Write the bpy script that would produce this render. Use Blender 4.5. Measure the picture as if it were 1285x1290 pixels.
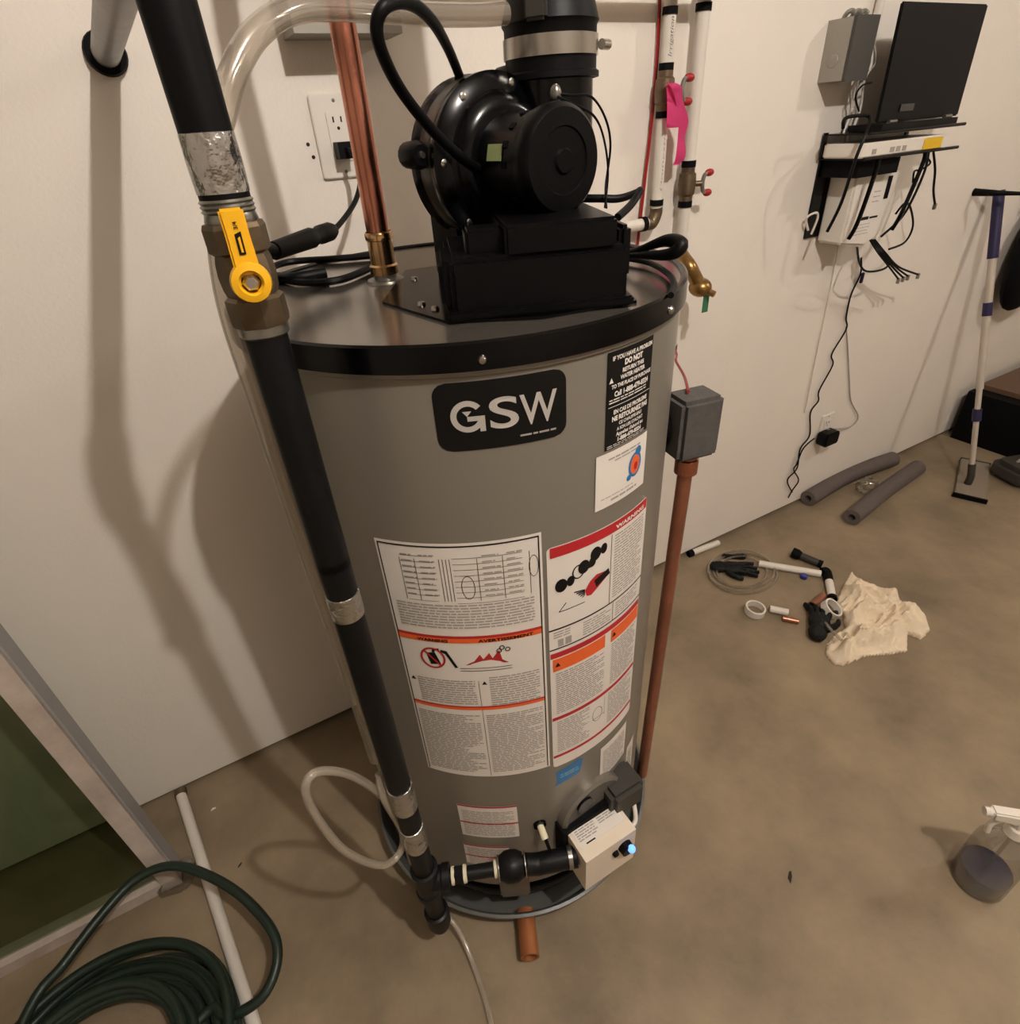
import bpy, bmesh, math, random
from mathutils import Vector, Matrix, noise
random.seed(7)
S = bpy.context.scene
COL = S.collection
for o in list(bpy.data.objects): bpy.data.objects.remove(o)

# ------------------------------------------------------------------ camera
CX, CY, CZ, YAW, PIT, ROLL, FPX, PPY = -0.3205, -0.7172, 1.3116, 0.4774, 0.5793, -0.0725, 720.0, 632.16
W = 0.4036          # wall plane y
HT = 1.1557         # heater lid height
TR = 0.28           # heater jacket radius
_F = Vector((math.sin(YAW)*math.cos(PIT), math.cos(YAW)*math.cos(PIT), -math.sin(PIT)))
_R0 = Vector((math.cos(YAW), -math.sin(YAW), 0)); _U0 = _R0.cross(_F)
_R = math.cos(ROLL)*_R0 + math.sin(ROLL)*_U0
_U = -math.sin(ROLL)*_R0 + math.cos(ROLL)*_U0
CAM = Vector((CX, CY, CZ))
cd = bpy.data.cameras.new('camera'); co = bpy.data.objects.new('camera', cd); COL.objects.link(co)
cd.sensor_fit = 'HORIZONTAL'; cd.sensor_width = 36; cd.lens = FPX/1285*36
cd.shift_y = -(645-PPY)/1285; cd.clip_start = 0.02
co.matrix_world = Matrix(((_R.x, _U.x, -_F.x, CX), (_R.y, _U.y, -_F.y, CY), (_R.z, _U.z, -_F.z, CZ), (0, 0, 0, 1)))
S.camera = co

# ------------------------------------------------------------------ world, lamps, exposure
wd = bpy.data.worlds.new('world'); S.world = wd; wd.use_nodes = True
wd.node_tree.nodes['Background'].inputs[0].default_value = (1, .9, .8, 1)
wd.node_tree.nodes['Background'].inputs[1].default_value = 0.0
LAMPS = [((0.16, -1.25, 2.42), 80), ((2.45, -1.12, 2.42), 30)]
LNAMES = ['ceiling_lamp_near_offscreen', 'ceiling_lamp_far_offscreen']
for i, (loc, e) in enumerate(LAMPS):
    ld = bpy.data.lights.new(LNAMES[i], 'POINT'); ld.energy = e; ld.color = (1, .945, .90); ld.shadow_soft_size = .022
    lo = bpy.data.objects.new(LNAMES[i], ld); COL.objects.link(lo); lo.location = loc
S.view_settings.view_transform = 'Standard'; S.view_settings.look = 'None'
S.view_settings.exposure = 0.18; S.view_settings.gamma = 1

# ------------------------------------------------------------------ pixel -> place helpers
def ray(u, v): return _F + (u-642.5)/FPX*_R - (v-PPY)/FPX*_U
def G(u, v, z=0.0):
    d = ray(u, v); return CAM + d*((z-CZ)/d.z)
def WL(u, v, off=0.0):
    d = ray(u, v); return CAM + d*((W-off-CY)/d.y)
def HIT(u, v, P, az):
    n = Vector((math.cos(math.radians(az)), math.sin(math.radians(az)), 0)); d = ray(u, v)
    return CAM + d*((Vector(P)-CAM).dot(n)/d.dot(n))
def HD(u, v, dist):
    d = ray(u, v); return CAM + d*(dist/math.hypot(d.x, d.y))

# ------------------------------------------------------------------ materials
MATS = {}
def srgb(c): return tuple(((x/255)/12.92 if x/255 <= .04045 else ((x/255+.055)/1.055)**2.4) for x in c)
def mat(name, rgb, rough=.5, metal=0.0, var=0.0, scale=8.0, bump=0.0, bscale=60.0, spec=.5, coat=0.0, emit=None, trans=0.0, ior=1.45, rgb2=None):
    if name in MATS: return MATS[name]
    m = bpy.data.materials.new(name); m.use_nodes = True; nt = m.node_tree; b = nt.nodes['Principled BSDF']
    c = srgb(rgb)
    b.inputs['Base Color'].default_value = (*c, 1); b.inputs['Roughness'].default_value = rough; b.inputs['Metallic'].default_value = metal
    b.inputs['Specular IOR Level'].default_value = spec; b.inputs['Coat Weight'].default_value = coat
    b.inputs['IOR'].default_value = ior; b.inputs['Transmission Weight'].default_value = trans
    if emit:
        b.inputs['Emission Color'].default_value = (*srgb(emit[0]), 1); b.inputs['Emission Strength'].default_value = emit[1]
    tc = nt.nodes.new('ShaderNodeTexCoord')
    if var or rgb2:
        n = nt.nodes.new('ShaderNodeTexNoise'); n.inputs['Scale'].default_value = scale; n.inputs['Detail'].default_value = 6
        n.inputs['Roughness'].default_value = .62
        nt.links.new(tc.outputs['Object'], n.inputs['Vector'])
        r = nt.nodes.new('ShaderNodeValToRGB'); r.color_ramp.elements[0].position = .3; r.color_ramp.elements[1].position = .7
        c2 = srgb(rgb2) if rgb2 else tuple(min(1, x*(1+var)) for x in c)
        c1 = c if rgb2 else tuple(x*(1-var) for x in c)
        r.color_ramp.elements[0].color = (*c1, 1); r.color_ramp.elements[1].color = (*c2, 1)
        nt.links.new(n.outputs['Fac'], r.inputs['Fac']); nt.links.new(r.outputs['Color'], b.inputs['Base Color'])
    if bump:
        n2 = nt.nodes.new('ShaderNodeTexNoise'); n2.inputs['Scale'].default_value = bscale; n2.inputs['Detail'].default_value = 4
        nt.links.new(tc.outputs['Object'], n2.inputs['Vector'])
        bp = nt.nodes.new('ShaderNodeBump'); bp.inputs['Strength'].default_value = bump; bp.inputs['Distance'].default_value = .01
        nt.links.new(n2.outputs['Fac'], bp.inputs['Height']); nt.links.new(bp.outputs['Normal'], b.inputs['Normal'])
    MATS[name] = m; return m
def clearmat(name, tint, gl=.12, rough=.05, body=None, bodyfac=0.0, refl=.55):
    if name in MATS: return MATS[name]
    m = bpy.data.materials.new(name); m.use_nodes = True; nt = m.node_tree; nt.nodes.clear()
    out = nt.nodes.new('ShaderNodeOutputMaterial'); t = nt.nodes.new('ShaderNodeBsdfTransparent'); t.inputs[0].default_value = (*tint, 1)
    g = nt.nodes.new('ShaderNodeBsdfGlossy'); g.inputs['Roughness'].default_value = rough
    lw = nt.nodes.new('ShaderNodeLayerWeight'); lw.inputs[0].default_value = .35
    mr = nt.nodes.new('ShaderNodeMath'); mr.operation = 'MULTIPLY_ADD'; mr.inputs[1].default_value = refl; mr.inputs[2].default_value = gl*.4
    nt.links.new(lw.outputs['Facing'], mr.inputs[0])
    mx = nt.nodes.new('ShaderNodeMixShader'); nt.links.new(mr.outputs[0], mx.inputs[0]); nt.links.new(t.outputs[0], mx.inputs[1]); nt.links.new(g.outputs[0], mx.inputs[2])
    last = mx
    if body:
        d = nt.nodes.new('ShaderNodeBsdfDiffuse'); d.inputs[0].default_value = (*srgb(body), 1)
        m2 = nt.nodes.new('ShaderNodeMixShader'); m2.inputs[0].default_value = bodyfac
        nt.links.new(mx.outputs[0], m2.inputs[1]); nt.links.new(d.outputs[0], m2.inputs[2]); last = m2
    nt.links.new(last.outputs[0], out.inputs[0]); MATS[name] = m; return m

M_wall = mat('painted_drywall', (226, 217, 205), .75, var=.03, scale=2.5, bump=.08, bscale=180)
M_conc = mat('concrete', (106, 93, 74), .5, rgb2=(150, 132, 106), scale=3.4, bump=.12, bscale=35, spec=.4)
M_ceil = mat('ceiling_paint', (205, 195, 182), .8, var=.02)
M_jack = mat('jacket_paint', (134, 128, 117), .36, metal=.35, var=.02, scale=3)
M_lid = mat('lid_steel', (122, 115, 105), .17, metal=.75, var=.03, scale=4)
M_blk = mat('gloss_black', (4, 4, 5), .2, spec=.3)
M_blkp = mat('black_plastic', (4, 4, 5), .36, spec=.2, bump=.03, bscale=300)
M_blkr = mat('black_rubber', (6, 6, 7), .48, spec=.2)
M_blkm = mat('matte_black', (5, 5, 6), .7, spec=.15)
M_iron = mat('black_iron', (13, 13, 14), .45, spec=.3, metal=.1, var=.3, scale=40)
M_steel = mat('bright_steel', (190, 186, 178), .25, metal=1.0)
M_zinc = mat('zinc', (150, 148, 140), .3, metal=.9, var=.1, scale=60)
M_copper = mat('copper', (196, 130, 108), .26, metal=1.0, var=.18, scale=14)
M_coppert = mat('tarnished_copper', (172, 118, 96), .33, metal=.85, var=.25, scale=10)
M_brass = mat('brass', (150, 118, 72), .35, metal=.9, var=.15, scale=30)
M_brassd = mat('dull_brass', (112, 96, 76), .45, metal=.8, var=.2, scale=40)
M_foil = mat('foil_tape', (192, 189, 184), .25, metal=.95, bump=.8, bscale=42)
M_yel = mat('yellow_vinyl', (232, 172, 24), .42)
M_white = mat('white_plastic', (222, 214, 202), .4)
M_pvc = mat('white_pvc', (214, 206, 194), .38, var=.03, scale=10)
M_bone = mat('bone_plastic', (222, 208, 188), .42)
M_label = mat('label_paper', (222, 214, 204), .45)
M_lgrey = mat('label_print_grey', (158, 151, 144), .6)
M_ink = mat('label_ink_black', (12, 11, 11), .45, spec=.3)
M_red = mat('label_red', (176, 34, 40), .5)
M_orange = mat('label_orange', (226, 98, 44), .5)
M_blue = mat('sticker_blue', (36, 110, 164), .4)
M_silver = mat('silver_print', (205, 200, 192), .35, metal=.4)
M_pan = mat('pan_grey', (88, 88, 84), .38, var=.1, scale=15)
M_redp = mat('red_plastic', (150, 28, 28), .4)
M_pink = mat('pink_ribbon', (236, 84, 146), .6)
M_foam = mat('grey_foam', (92, 82, 77), .85, var=.08, scale=50, bump=.2, bscale=200)
M_dfoam = mat('dark_foam_wrap', (74, 71, 68), .8, var=.15, scale=60, bump=.2, bscale=250)
M_cloth = mat('white_cloth', (226, 208, 180), .85, var=.05, scale=12, bump=.3, bscale=150)
M_glove = mat('black_glove', (9, 10, 10), .6, spec=.3, bump=.2, bscale=120)
M_hose = mat('green_hose', (24, 38, 29), .42, var=.12, scale=30)
M_frame = mat('painted_wood', (196, 184, 172), .55, rgb2=(165, 150, 138), scale=14, bump=.1, bscale=40)
M_framea = mat('grey_frame_edge', (150, 148, 146), .4, var=.05)
M_vinyl = clearmat('clear_vinyl', (.80, .76, .70), .2, .08, (214, 203, 188), .16)
M_tube = clearmat('clear_tube', (.86, .83, .78), .2, .1, (200, 190, 175), .10)
M_stube = clearmat('milky_tube', (.84, .81, .75), .2, .15, (206, 194, 176), .30)
M_bottle = clearmat('clear_bottle', (.88, .88, .86), .15, .05)
M_glass = clearmat('green_tinted_glass', (.61, .665, .575), .05, .03, refl=.10)
M_blueliq = mat('blue_liquid', (26, 34, 66), .15)
M_gbox = mat('grey_box', (152, 146, 136), .5, metal=.2)
M_gboxd = mat('dark_grey_cover', (74, 72, 68), .5, metal=.3)
M_screen = mat('dark_screen', (14, 13, 13), .5, spec=.2)
M_yelst = mat('yellow_sticker', (222, 178, 30), .5)
M_navy = mat('navy_grip', (34, 28, 66), .45)
M_alu = mat('pale_aluminium', (196, 186, 172), .4, metal=.3)
M_led = mat('blue_led', (90, 140, 255), .3, emit=((90, 140, 255), 2.0))
M_bulb = mat('lamp_diffuser', (240, 232, 218), .4)
M_pad = mat('grey_mop_pad', (128, 116, 100), .9, bump=.3, bscale=200)
M_wood = mat('brown_edge', (96, 72, 54), .6)
M_dkgrey = mat('dark_grey_plastic', (52, 49, 44), .5)
M_green = mat('green_tag', (50, 110, 78), .5)
M_bluecap = mat('blue_cap', (40, 44, 120), .4)
M_grime = mat('gap_dark', (40, 34, 28), .9)
M_lime = mat('motor_label', (150, 165, 110), .5)
M_tape = mat('ptfe_tape', (214, 205, 176), .6)

# ------------------------------------------------------------------ mesh helpers
def obj(name, bm, m, parent=None, smooth=None, label=None, bevel=0):
    me = bpy.data.meshes.new(name)
    if bevel:
        bmesh.ops.bevel(bm, geom=[e for e in bm.edges if len(e.link_faces) == 2 and e.calc_face_angle(0) > .6], offset=bevel, segments=2, affect='EDGES', clamp_overlap=True)
    bmesh.ops.recalc_face_normals(bm, faces=bm.faces)
    bm.to_mesh(me); bm.free()
    me.materials.append(m)
    ang = 40 if smooth is None else smooth
    if ang: 
        for pl in me.polygons: pl.use_smooth = True
        me.set_sharp_from_angle(angle=math.radians(ang))
    o = bpy.data.objects.new(name, me); COL.objects.link(o)
    if parent:
        o.parent = parent; o.matrix_parent_inverse = Matrix.Translation(-parent_world(parent))
    if label: o['label'] = label
    if name in ('small_print', 'service_print', 'sticker_print', 'black_print', 'pictogram_print', 'label_print', 'fine_print', 'barcode', 'handle_print'): o['kind'] = 'stuff'
    return o
def parent_world(p):
    return Vector(p.get('_w', (0, 0, 0)))
def thing(name, label, cat, loc=(0, 0, 0), group=None):
    o = bpy.data.objects.new(name, None); COL.objects.link(o); o.location = loc; o.empty_display_size = .05
    o['_w'] = tuple(loc); o['label'] = label; o['category'] = cat
    if group: o['group'] = group
    return o
def tag(o, label, cat, group=None):
    o['label'] = label; o['category'] = cat
    if group: o['group'] = group
    return o
def struct(o): o['kind'] = 'structure'; return o
def B(): return bmesh.new()
def add_box(bm, x0, x1, y0, y1, z0, z1, mtx=None):
    vs = [bm.verts.new((x, y, z)) for x in (x0, x1) for y in (y0, y1) for z in (z0, z1)]
    for f in ((0, 1, 3, 2), (4, 6, 7, 5), (0, 4, 5, 1), (2, 3, 7, 6), (0, 2, 6, 4), (1, 5, 7, 3)): bm.faces.new([vs[i] for i in f])
    if mtx: bmesh.ops.transform(bm, matrix=mtx, verts=vs)
    return bm
def box(x0, x1, y0, y1, z0, z1, mtx=None): return add_box(B(), x0, x1, y0, y1, z0, z1, mtx)
def frame_z(d):
    d = Vector(d).normalized(); return d.to_track_quat('Z', 'Y').to_matrix().to_4x4()
def add_lathe(bm, prof, loc=(0, 0, 0), axis=(0, 0, 1), n=32, close=False):
    """prof: list of (r, h) along axis"""
    mt = Matrix.Translation(Vector(loc)) @ frame_z(axis); rings = []
    for r, h in prof:
        if r < 1e-6: rings.append([bm.verts.new(mt @ Vector((0, 0, h)))])
        else: rings.append([bm.verts.new(mt @ Vector((r*math.cos(2*math.pi*i/n), r*math.sin(2*math.pi*i/n), h))) for i in range(n)])
    pairs = list(zip(rings, rings[1:])) + ([(rings[-1], rings[0])] if close else [])
    for a, b in pairs:
        for i in range(n):
            j = (i+1) % n
            f = [a[i % len(a)], a[j % len(a)], b[j % len(b)], b[i % len(b)]]
            u = []
            for q in f:
                if q not in u: u.append(q)
            if len(u) > 2: bm.faces.new(u)
    return bm
def lathe(prof, loc=(0, 0, 0), axis=(0, 0, 1), n=32, close=False): return add_lathe(B(), prof, loc, axis, n, close)
def rod(a, b, r, n=20, bm=None):
    a = Vector(a); b = Vector(b); L = (b-a).length
    return add_lathe(bm or B(), [(0, 0), (r, 0), (r, L), (0, L)], a, b-a, n)
def pipe(a, b, r, ri, n=20, bm=None):
    a = Vector(a); b = Vector(b); L = (b-a).length
    return add_lathe(bm or B(), [(r, 0), (r, L), (ri, L), (ri, 0)], a, b-a, n, close=True)
def spline(pts, sub=8, closed=False):
    P = [Vector(p) for p in pts]; out = []; n = len(P)
    rng = range(n if closed else n-1)
    for i in rng:
        if closed: p0, p1, p2, p3 = P[(i-1) % n], P[i], P[(i+1) % n], P[(i+2) % n]
        else: p0, p1, p2, p3 = P[max(i-1, 0)], P[i], P[i+1], P[min(i+2, n-1)]
        for k in range(sub):
            t = k/sub
            out.append(.5*((2*p1)+(-p0+p2)*t+(2*p0-5*p1+4*p2-p3)*t*t+(-p0+3*p1-3*p2+p3)*t**3))
    if not closed: out.append(P[-1])
    return out
def tube(pts, r, n=10, sub=8, bm=None, cap=True, hollow=0, raw=False):
    bm = bm or B(); P = [Vector(p) for p in pts] if raw else spline(pts, sub)
    T = [((P[min(i+1, len(P)-1)]-P[max(i-1, 0)]).normalized()) for i in range(len(P))]
    up = Vector((0, 0, 1)) if abs(T[0].z) < .9 else Vector((1, 0, 0))
    N = (up-T[0]*up.dot(T[0])).normalized(); rings = []
    for i, p in enumerate(P):
        N = (N-T[i]*N.dot(T[i])).normalized(); Bn = T[i].cross(N)
        rr = r(i/(len(P)-1)) if callable(r) else r
        rings.append([bm.verts.new(p+rr*(math.cos(2*math.pi*k/n)*N+math.sin(2*math.pi*k/n)*Bn)) for k in range(n)])
    for a, b in zip(rings, rings[1:]):
        for k in range(n): bm.faces.new((a[k], a[(k+1) % n], b[(k+1) % n], b[k]))
    if cap: bm.faces.new(rings[0][::-1]); bm.faces.new(rings[-1])
    return bm
def prism(poly, z0, z1, mtx=None, bm=None):
    bm = bm or B(); a = [bm.verts.new((x, y, z0)) for x, y in poly]; b = [bm.verts.new((x, y, z1)) for x, y in poly]; n = len(poly)
    bm.faces.new(a[::-1]); bm.faces.new(b)
    for i in range(n): bm.faces.new((a[i], a[(i+1) % n], b[(i+1) % n], b[i]))
    if mtx: bmesh.ops.transform(bm, matrix=mtx, verts=a+b)
    return bm
def ball(c, r, sx=1, sy=1, sz=1, bm=None, u=14, v=10, rot=None):
    bm = bm or B(); m = Matrix.Translation(Vector(c)) @ (rot or Matrix()) @ Matrix.Diagonal((r*sx, r*sy, r*sz, 1))
    bmesh.ops.create_uvsphere(bm, u_segments=u, v_segments=v, radius=1, matrix=m); return bm
def basis(o, x, y, z):
    x, y, z = Vector(x), Vector(y), Vector(z)
    return Matrix(((x.x, y.x, z.x, o[0]), (x.y, y.y, z.y, o[1]), (x.z, y.z, z.z, o[2]), (0, 0, 0, 1)))
def rboxpoly(w, h, r, n=5):
    pts = []
    for cx, cy, a0 in ((w/2-r, h/2-r, 0), (-w/2+r, h/2-r, 90), (-w/2+r, -h/2+r, 180), (w/2-r, -h/2+r, 270)):
        for k in range(n+1):
            a = math.radians(a0+90*k/n); pts.append((cx+r*math.cos(a), cy+r*math.sin(a)))
    return pts
_tc = {}
def text2d(s, bold=0.0, res=3):
    """unit-height text outline as (verts, faces), left aligned"""
    k = (s, bold)
    if k in _tc: return _tc[k]
    cu = bpy.data.curves.new('t', 'FONT'); cu.body = s; cu.size = 1; cu.resolution_u = res; cu.offset = bold
    o = bpy.data.objects.new('t', cu); COL.objects.link(o)
    dg = bpy.context.evaluated_depsgraph_get(); dg.update()
    me = bpy.data.meshes.new_from_object(o.evaluated_get(dg))
    V = [(v.co.x, v.co.y) for v in me.vertices]; Fc = [tuple(p.vertices) for p in me.polygons]
    bpy.data.objects.remove(o); bpy.data.curves.remove(cu); bpy.data.meshes.remove(me)
    x0 = min(v[0] for v in V); x1 = max(v[0] for v in V); V = [(x-x0, y) for x, y in V]
    _tc[k] = (V, Fc, x1-x0); return _tc[k]
def add_text(bm, s, f, x, y, h, width=None, align='L', bold=0.0, shear=0.0):
    """f maps (x, y) metres to a 3D point"""
    V, Fc, w = text2d(s, bold); sx = h
    if width: sx = width/w
    ox = x - (w*sx/2 if align == 'C' else (w*sx if align == 'R' else 0))
    vs = [bm.verts.new(f(ox+(a+shear*b)*sx, y+b*h)) for a, b in V]
    for fc in Fc:
        try: bm.faces.new([vs[i] for i in fc])
        except ValueError: pass

# ================================================================== the room
X0, X1, Y0, ZC = -2.6, 4.2, -3.6, 2.52
def room():
    o = struct(obj('floor', box(X0, X1, Y0, W+.12, -.1, 0), M_conc))
    o = struct(obj('ceiling', box(X0, X1, Y0, W+.12, ZC, ZC+.1), M_ceil))
    o = struct(obj('wall_back', box(X0, X1, W, W+.12, .015, ZC), M_wall))
    g = obj('bottom_gap', box(X0, X1, W+.03, W+.12, 0, .015), M_conc, o)
    struct(obj('wall_left', box(X0-.1, X0, Y0, W+.12, 0, ZC), M_wall))
    struct(obj('wall_right', box(X1, X1+.1, Y0, W+.12, 0, ZC), M_wall))
    struct(obj('wall_front', box(X0, X1, Y0-.1, Y0, 0, ZC), M_wall))
    nm = ['round ceiling lamp over the water heater', 'round ceiling lamp over the network shelf end of the room']
    for (loc, e), l in zip(LAMPS, nm):
        t = thing('ceiling_lamp', l, 'lamp', (loc[0], loc[1], ZC), 'ceiling lamps')
        obj('lamp_base', lathe([(0, 0), (.06, 0), (.05, -.03), (0, -.03)], (loc[0], loc[1], ZC), n=24), M_white, t)
        obj('diffuser', lathe([(.03, -.03), (.034, -.04), (.02, -.055), (0, -.058)], (loc[0], loc[1], ZC), n=24), M_bulb, t)
room()

# ================================================================== water heater
def cylmap(az0, z1, R, off):
    """label coordinates: x metres to the right of az0, y metres down from z1"""
    def f(x, y):
        a = math.radians(az0)+x/TR; r = R+off
        return Vector((r*math.cos(a), r*math.sin(a), z1-y))
    return f
def lrect(bm, f, x0, y0, x1, y1):
    n = max(1, int(abs(x1-x0)/.012)); a = [bm.verts.new(f(x0+(x1-x0)*i/n, y0)) for i in range(n+1)]; b = [bm.verts.new(f(x0+(x1-x0)*i/n, y1)) for i in range(n+1)]
    for i in range(n): bm.faces.new((a[i], a[i+1], b[i+1], b[i]))
def lpoly(bm, f, pts): bm.faces.new([bm.verts.new(f(x, y)) for x, y in pts])
def lring(bm, f, cx, cy, rx, ry, t, n=20):
    a = [bm.verts.new(f(cx+rx*math.cos(6.2832*i/n), cy+ry*math.sin(6.2832*i/n))) for i in range(n)]
    b = [bm.verts.new(f(cx+(rx-t)*math.cos(6.2832*i/n), cy+(ry-t)*math.sin(6.2832*i/n))) for i in range(n)]
    for i in range(n): bm.faces.new((a[i], a[(i+1) % n], b[(i+1) % n], b[i]))
def ldisc(bm, f, cx, cy, rx, ry, n=14): lpoly(bm, f, [(cx+rx*math.cos(6.2832*i/n), cy+ry*math.sin(6.2832*i/n)) for i in range(n)])
def lcopy(bm, f, x0, y0, x1, y1, pitch, fill=.5, rag=.25, rnd=None):
    """rows of small print: word-length dashes"""
    rnd = rnd or random; y = y0
    while y+pitch*fill <= y1:
        x = x0; end = x1-(rnd.random()*rag*(x1-x0) if rnd.random() < .35 else 0)
        while x < end:
            w = min(rnd.uniform(.004, .016), end-x); lrect(bm, f, x, y, x+w, y+pitch*fill); x += w+.0016
        y += pitch
def lround(bm, f, x0, y0, x1, y1, r):
    w, h = x1-x0, y1-y0; m = 24
    # strips so the panel follows the curve
    def edge(x):
        d = min(x, w-x)
        if d >= r: return 0
        return r-math.sqrt(max(0, r*r-(r-d)**2))
    xs = [0, r*.03, r*.1, r*.25, r*.5, r]+[r+(w-2*r)*i/m for i in range(1, m)]+[w-r, w-r*.5, w-r*.25, w-r*.1, w-r*.03, w]
    a = [bm.verts.new(f(x0+x, y0+edge(x))) for x in xs]; b = [bm.verts.new(f(x0+x, y1-edge(x))) for x in xs]
    for i in range(len(xs)-1): bm.faces.new((a[i], a[i+1], b[i+1], b[i]))

def heater():
    t = thing('water_heater', 'tall grey power vented gas water heater with black blower on top', 'water heater', (0, 0, .004))
    # jacket, lid, band, base
    ja = obj('jacket', lathe([(TR-.004, .125), (TR, .128), (TR, HT-.034), (TR-.004, HT-.034)], n=128), M_jack, t)
    obj('seam_bead', lathe([(TR, HT-.034), (TR+.003, HT-.032), (TR+.003, HT-.027), (TR, HT-.025)], n=128), M_jack, ja)
    obj('base_ring', lathe([(0, .03), (TR-.034, .03), (TR-.034, .05), (TR-.012, .056), (TR-.010, .064), (TR-.016, .07), (TR-.020, .1), (TR-.010, .125), (0, .125)], n=96), M_blk, t)
    foot = []
    for k in range(3):
        a = math.radians(-90+120*k+60); foot = obj('foot', lathe([(0, .004), (.03, .004), (.026, .032), (0, .032)], (.19*math.cos(a), .19*math.sin(a), 0), n=16), M_blk, t)
    obj('lid', lathe([(0, HT-.004), (TR+.003, HT-.004), (TR+.003, HT-.02), (0, HT-.02)], n=96), M_lid, t)
    band = obj('lid_band', lathe([(TR+.0005, HT-.0275), (TR+.0065, HT-.0267), (TR+.006, HT-.002), (TR+.003, HT), (TR-.002, HT-.002), (TR-.002, HT-.006)], n=128), M_blk, t)
    for az in (-111.5, -64, -159, 20, 110, 160):
        a = math.radians(az); d = Vector((math.cos(a), math.sin(a), 0))
        obj('screw', lathe([(0, 0), (.0048, 0), (.0048, .0012), (.003, .0035), (0, .0038)], d*(TR+.006)+Vector((0, 0, HT-.017)), d, 12), M_steel, band)
    # badge
    z1 = 1.1175; az0 = -121.7; f0 = cylmap(az0, z1, TR, .0006); f1 = cylmap(az0, z1, TR, .0011); w = TR*math.radians(26.9); h = .0715
    bm = B(); lround(bm, f0, 0, 0, w, h, .014); bd = obj('badge', bm, M_ink, t, label='black rounded brand badge')
    bm = B(); fy = lambda x, y: f1(x, h-y)
    # G as a ring with a bar, S and W set from type
    n_ = 26; a0, a1 = math.radians(38), math.radians(360); gx, gy, gr, gw = .0315, .0365, .0165, .0058
    A_ = [bm.verts.new(fy(gx+gr*math.cos(a0+(a1-a0)*i/n_), gy+gr*math.sin(a0+(a1-a0)*i/n_))) for i in range(n_+1)]
    B_ = [bm.verts.new(fy(gx+(gr-gw)*math.cos(a0+(a1-a0)*i/n_), gy+(gr-gw)*math.sin(a0+(a1-a0)*i/n_))) for i in range(n_+1)]
    for i in range(n_): bm.faces.new((A_[i], A_[i+1], B_[i+1], B_[i]))
    lpoly(bm, fy, [(.031, .0365), (.048, .0365), (.048, .0315), (.031, .0315)]); lpoly(bm, fy, [(.0425, .0365), (.048, .0365), (.048, .020), (.0425, .020)])
    text2d('S', .012, 8); text2d('W', .012, 4)
    add_text(bm, 'S', fy, .0525, .0213, .0455, width=.0285, bold=.012); add_text(bm, 'W', fy, .0825, .0205, .0455, width=.0385, bold=.012)
    lpoly(bm, f1, [(.0265, .0295), (.0355, .0295), (.031, .0350)])
    obj('badge_lettering', bm, M_silver, bd, smooth=0)
    bm = B(); lcopy(bm, f1, w-.050, h-.0105, w-.012, h-.007, .0034, .6, .02); obj('small_print', bm, M_lgrey, bd, smooth=0)
    # black service label
    az0 = -84.6; z1 = 1.119; w = TR*math.radians(15.6); h = .110; f0 = cylmap(az0, z1, TR, .0006); f1 = cylmap(az0, z1, TR, .0011); fy = lambda x, y: f1(x, -y)
    bm = B(); lrect(bm, f0, 0, 0, w, h); lb = obj('service_label', bm, M_ink, t, label='black service notice label')
    bm = B()
    for s, y, hh, ww, bo in [('IF YOU HAVE A PROBLEM', .0095, .0062, .066, .04), ('DO NOT', .0175, .0080, .030, .06), ('RETURN THIS', .0250, .0062, .036, .04), ('WATER HEATER', .0320, .0062, .042, .04), ('TO THE PLACE OF PURCHASE', .0395, .0058, .067, .04), ('Call 1-888-479-8324', .0490, .0080, .058, .04),
                         ('EN CAS DE PROBLEME', .0690, .0066, .058, .04), ('NE RETOURNEZ PAS', .0770, .0076, .062, .05), ('CE CHAUFFE-EAU', .0835, .0054, .040, .03), ("A SON LIEU D'ACHAT", .0900, .0054, .046, .03), ("Appelez d'abord au", .0965, .0062, .048, .03), ('1-888-479-8324', .1035, .0066, .042, .05)]:
        add_text(bm, s, fy, w/2+.002, -y, hh, width=ww, align='C', bold=bo)
    lrect(bm, f1, .003, .0595, w-.002, .0601)
    lcopy(bm, f1, .004, .0515, w-.006, .0575, .003, .4, .1); lcopy(bm, f1, .003, .1055, w-.008, .1095, .0022, .35, .1)
    lpoly(bm, f1, [(.003, .033), (.009, .033), (.006, .027)])
    obj('service_print', bm, M_label, lb, smooth=0)
    # white installer sticker
    az0 = -87.1; z1 = 1.006; w = TR*math.radians(18.3); h = .072; f0 = cylmap(az0, z1, TR, .0012); f1 = cylmap(az0, z1, TR, .0017); f2 = cylmap(az0, z1, TR, .0021); fy = lambda x, y: f1(x, -y)
    bm = B(); lrect(bm, f0, 0, 0, w, h); lb = obj('installer_sticker', bm, M_label, t, label='white square installer sticker')
    bm = B(); lcopy(bm, f1, .018, .008, w-.012, .0105, .0025, .8, .1); lcopy(bm, f1, .028, .0125, w-.02, .0145, .002, .8, .1); lcopy(bm, f1, .008, .058, w-.02, .0595, .002, .6, .1); lcopy(bm, f1, .024, .063, w-.018, .067, .004, .7, .05)
    obj('sticker_print', bm, M_lgrey, lb, smooth=0)
    bm = B(); lring(bm, f1, .066, .034, .0125, .0165, .0035); ldisc(bm, f1, .071, .018, .006, .0065); ldisc(bm, f1, .055, .048, .0045, .004); obj('emblem_ring', bm, M_blue, lb, smooth=0)
    bm = B(); ldisc(bm, f1, .066, .034, .009, .0128); obj('emblem_centre', bm, M_orange, lb, smooth=0)
    bm = B(); ldisc(bm, f2, .067, .036, .0035, .005); obj('emblem_core', bm, M_red, lb, smooth=0)
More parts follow.
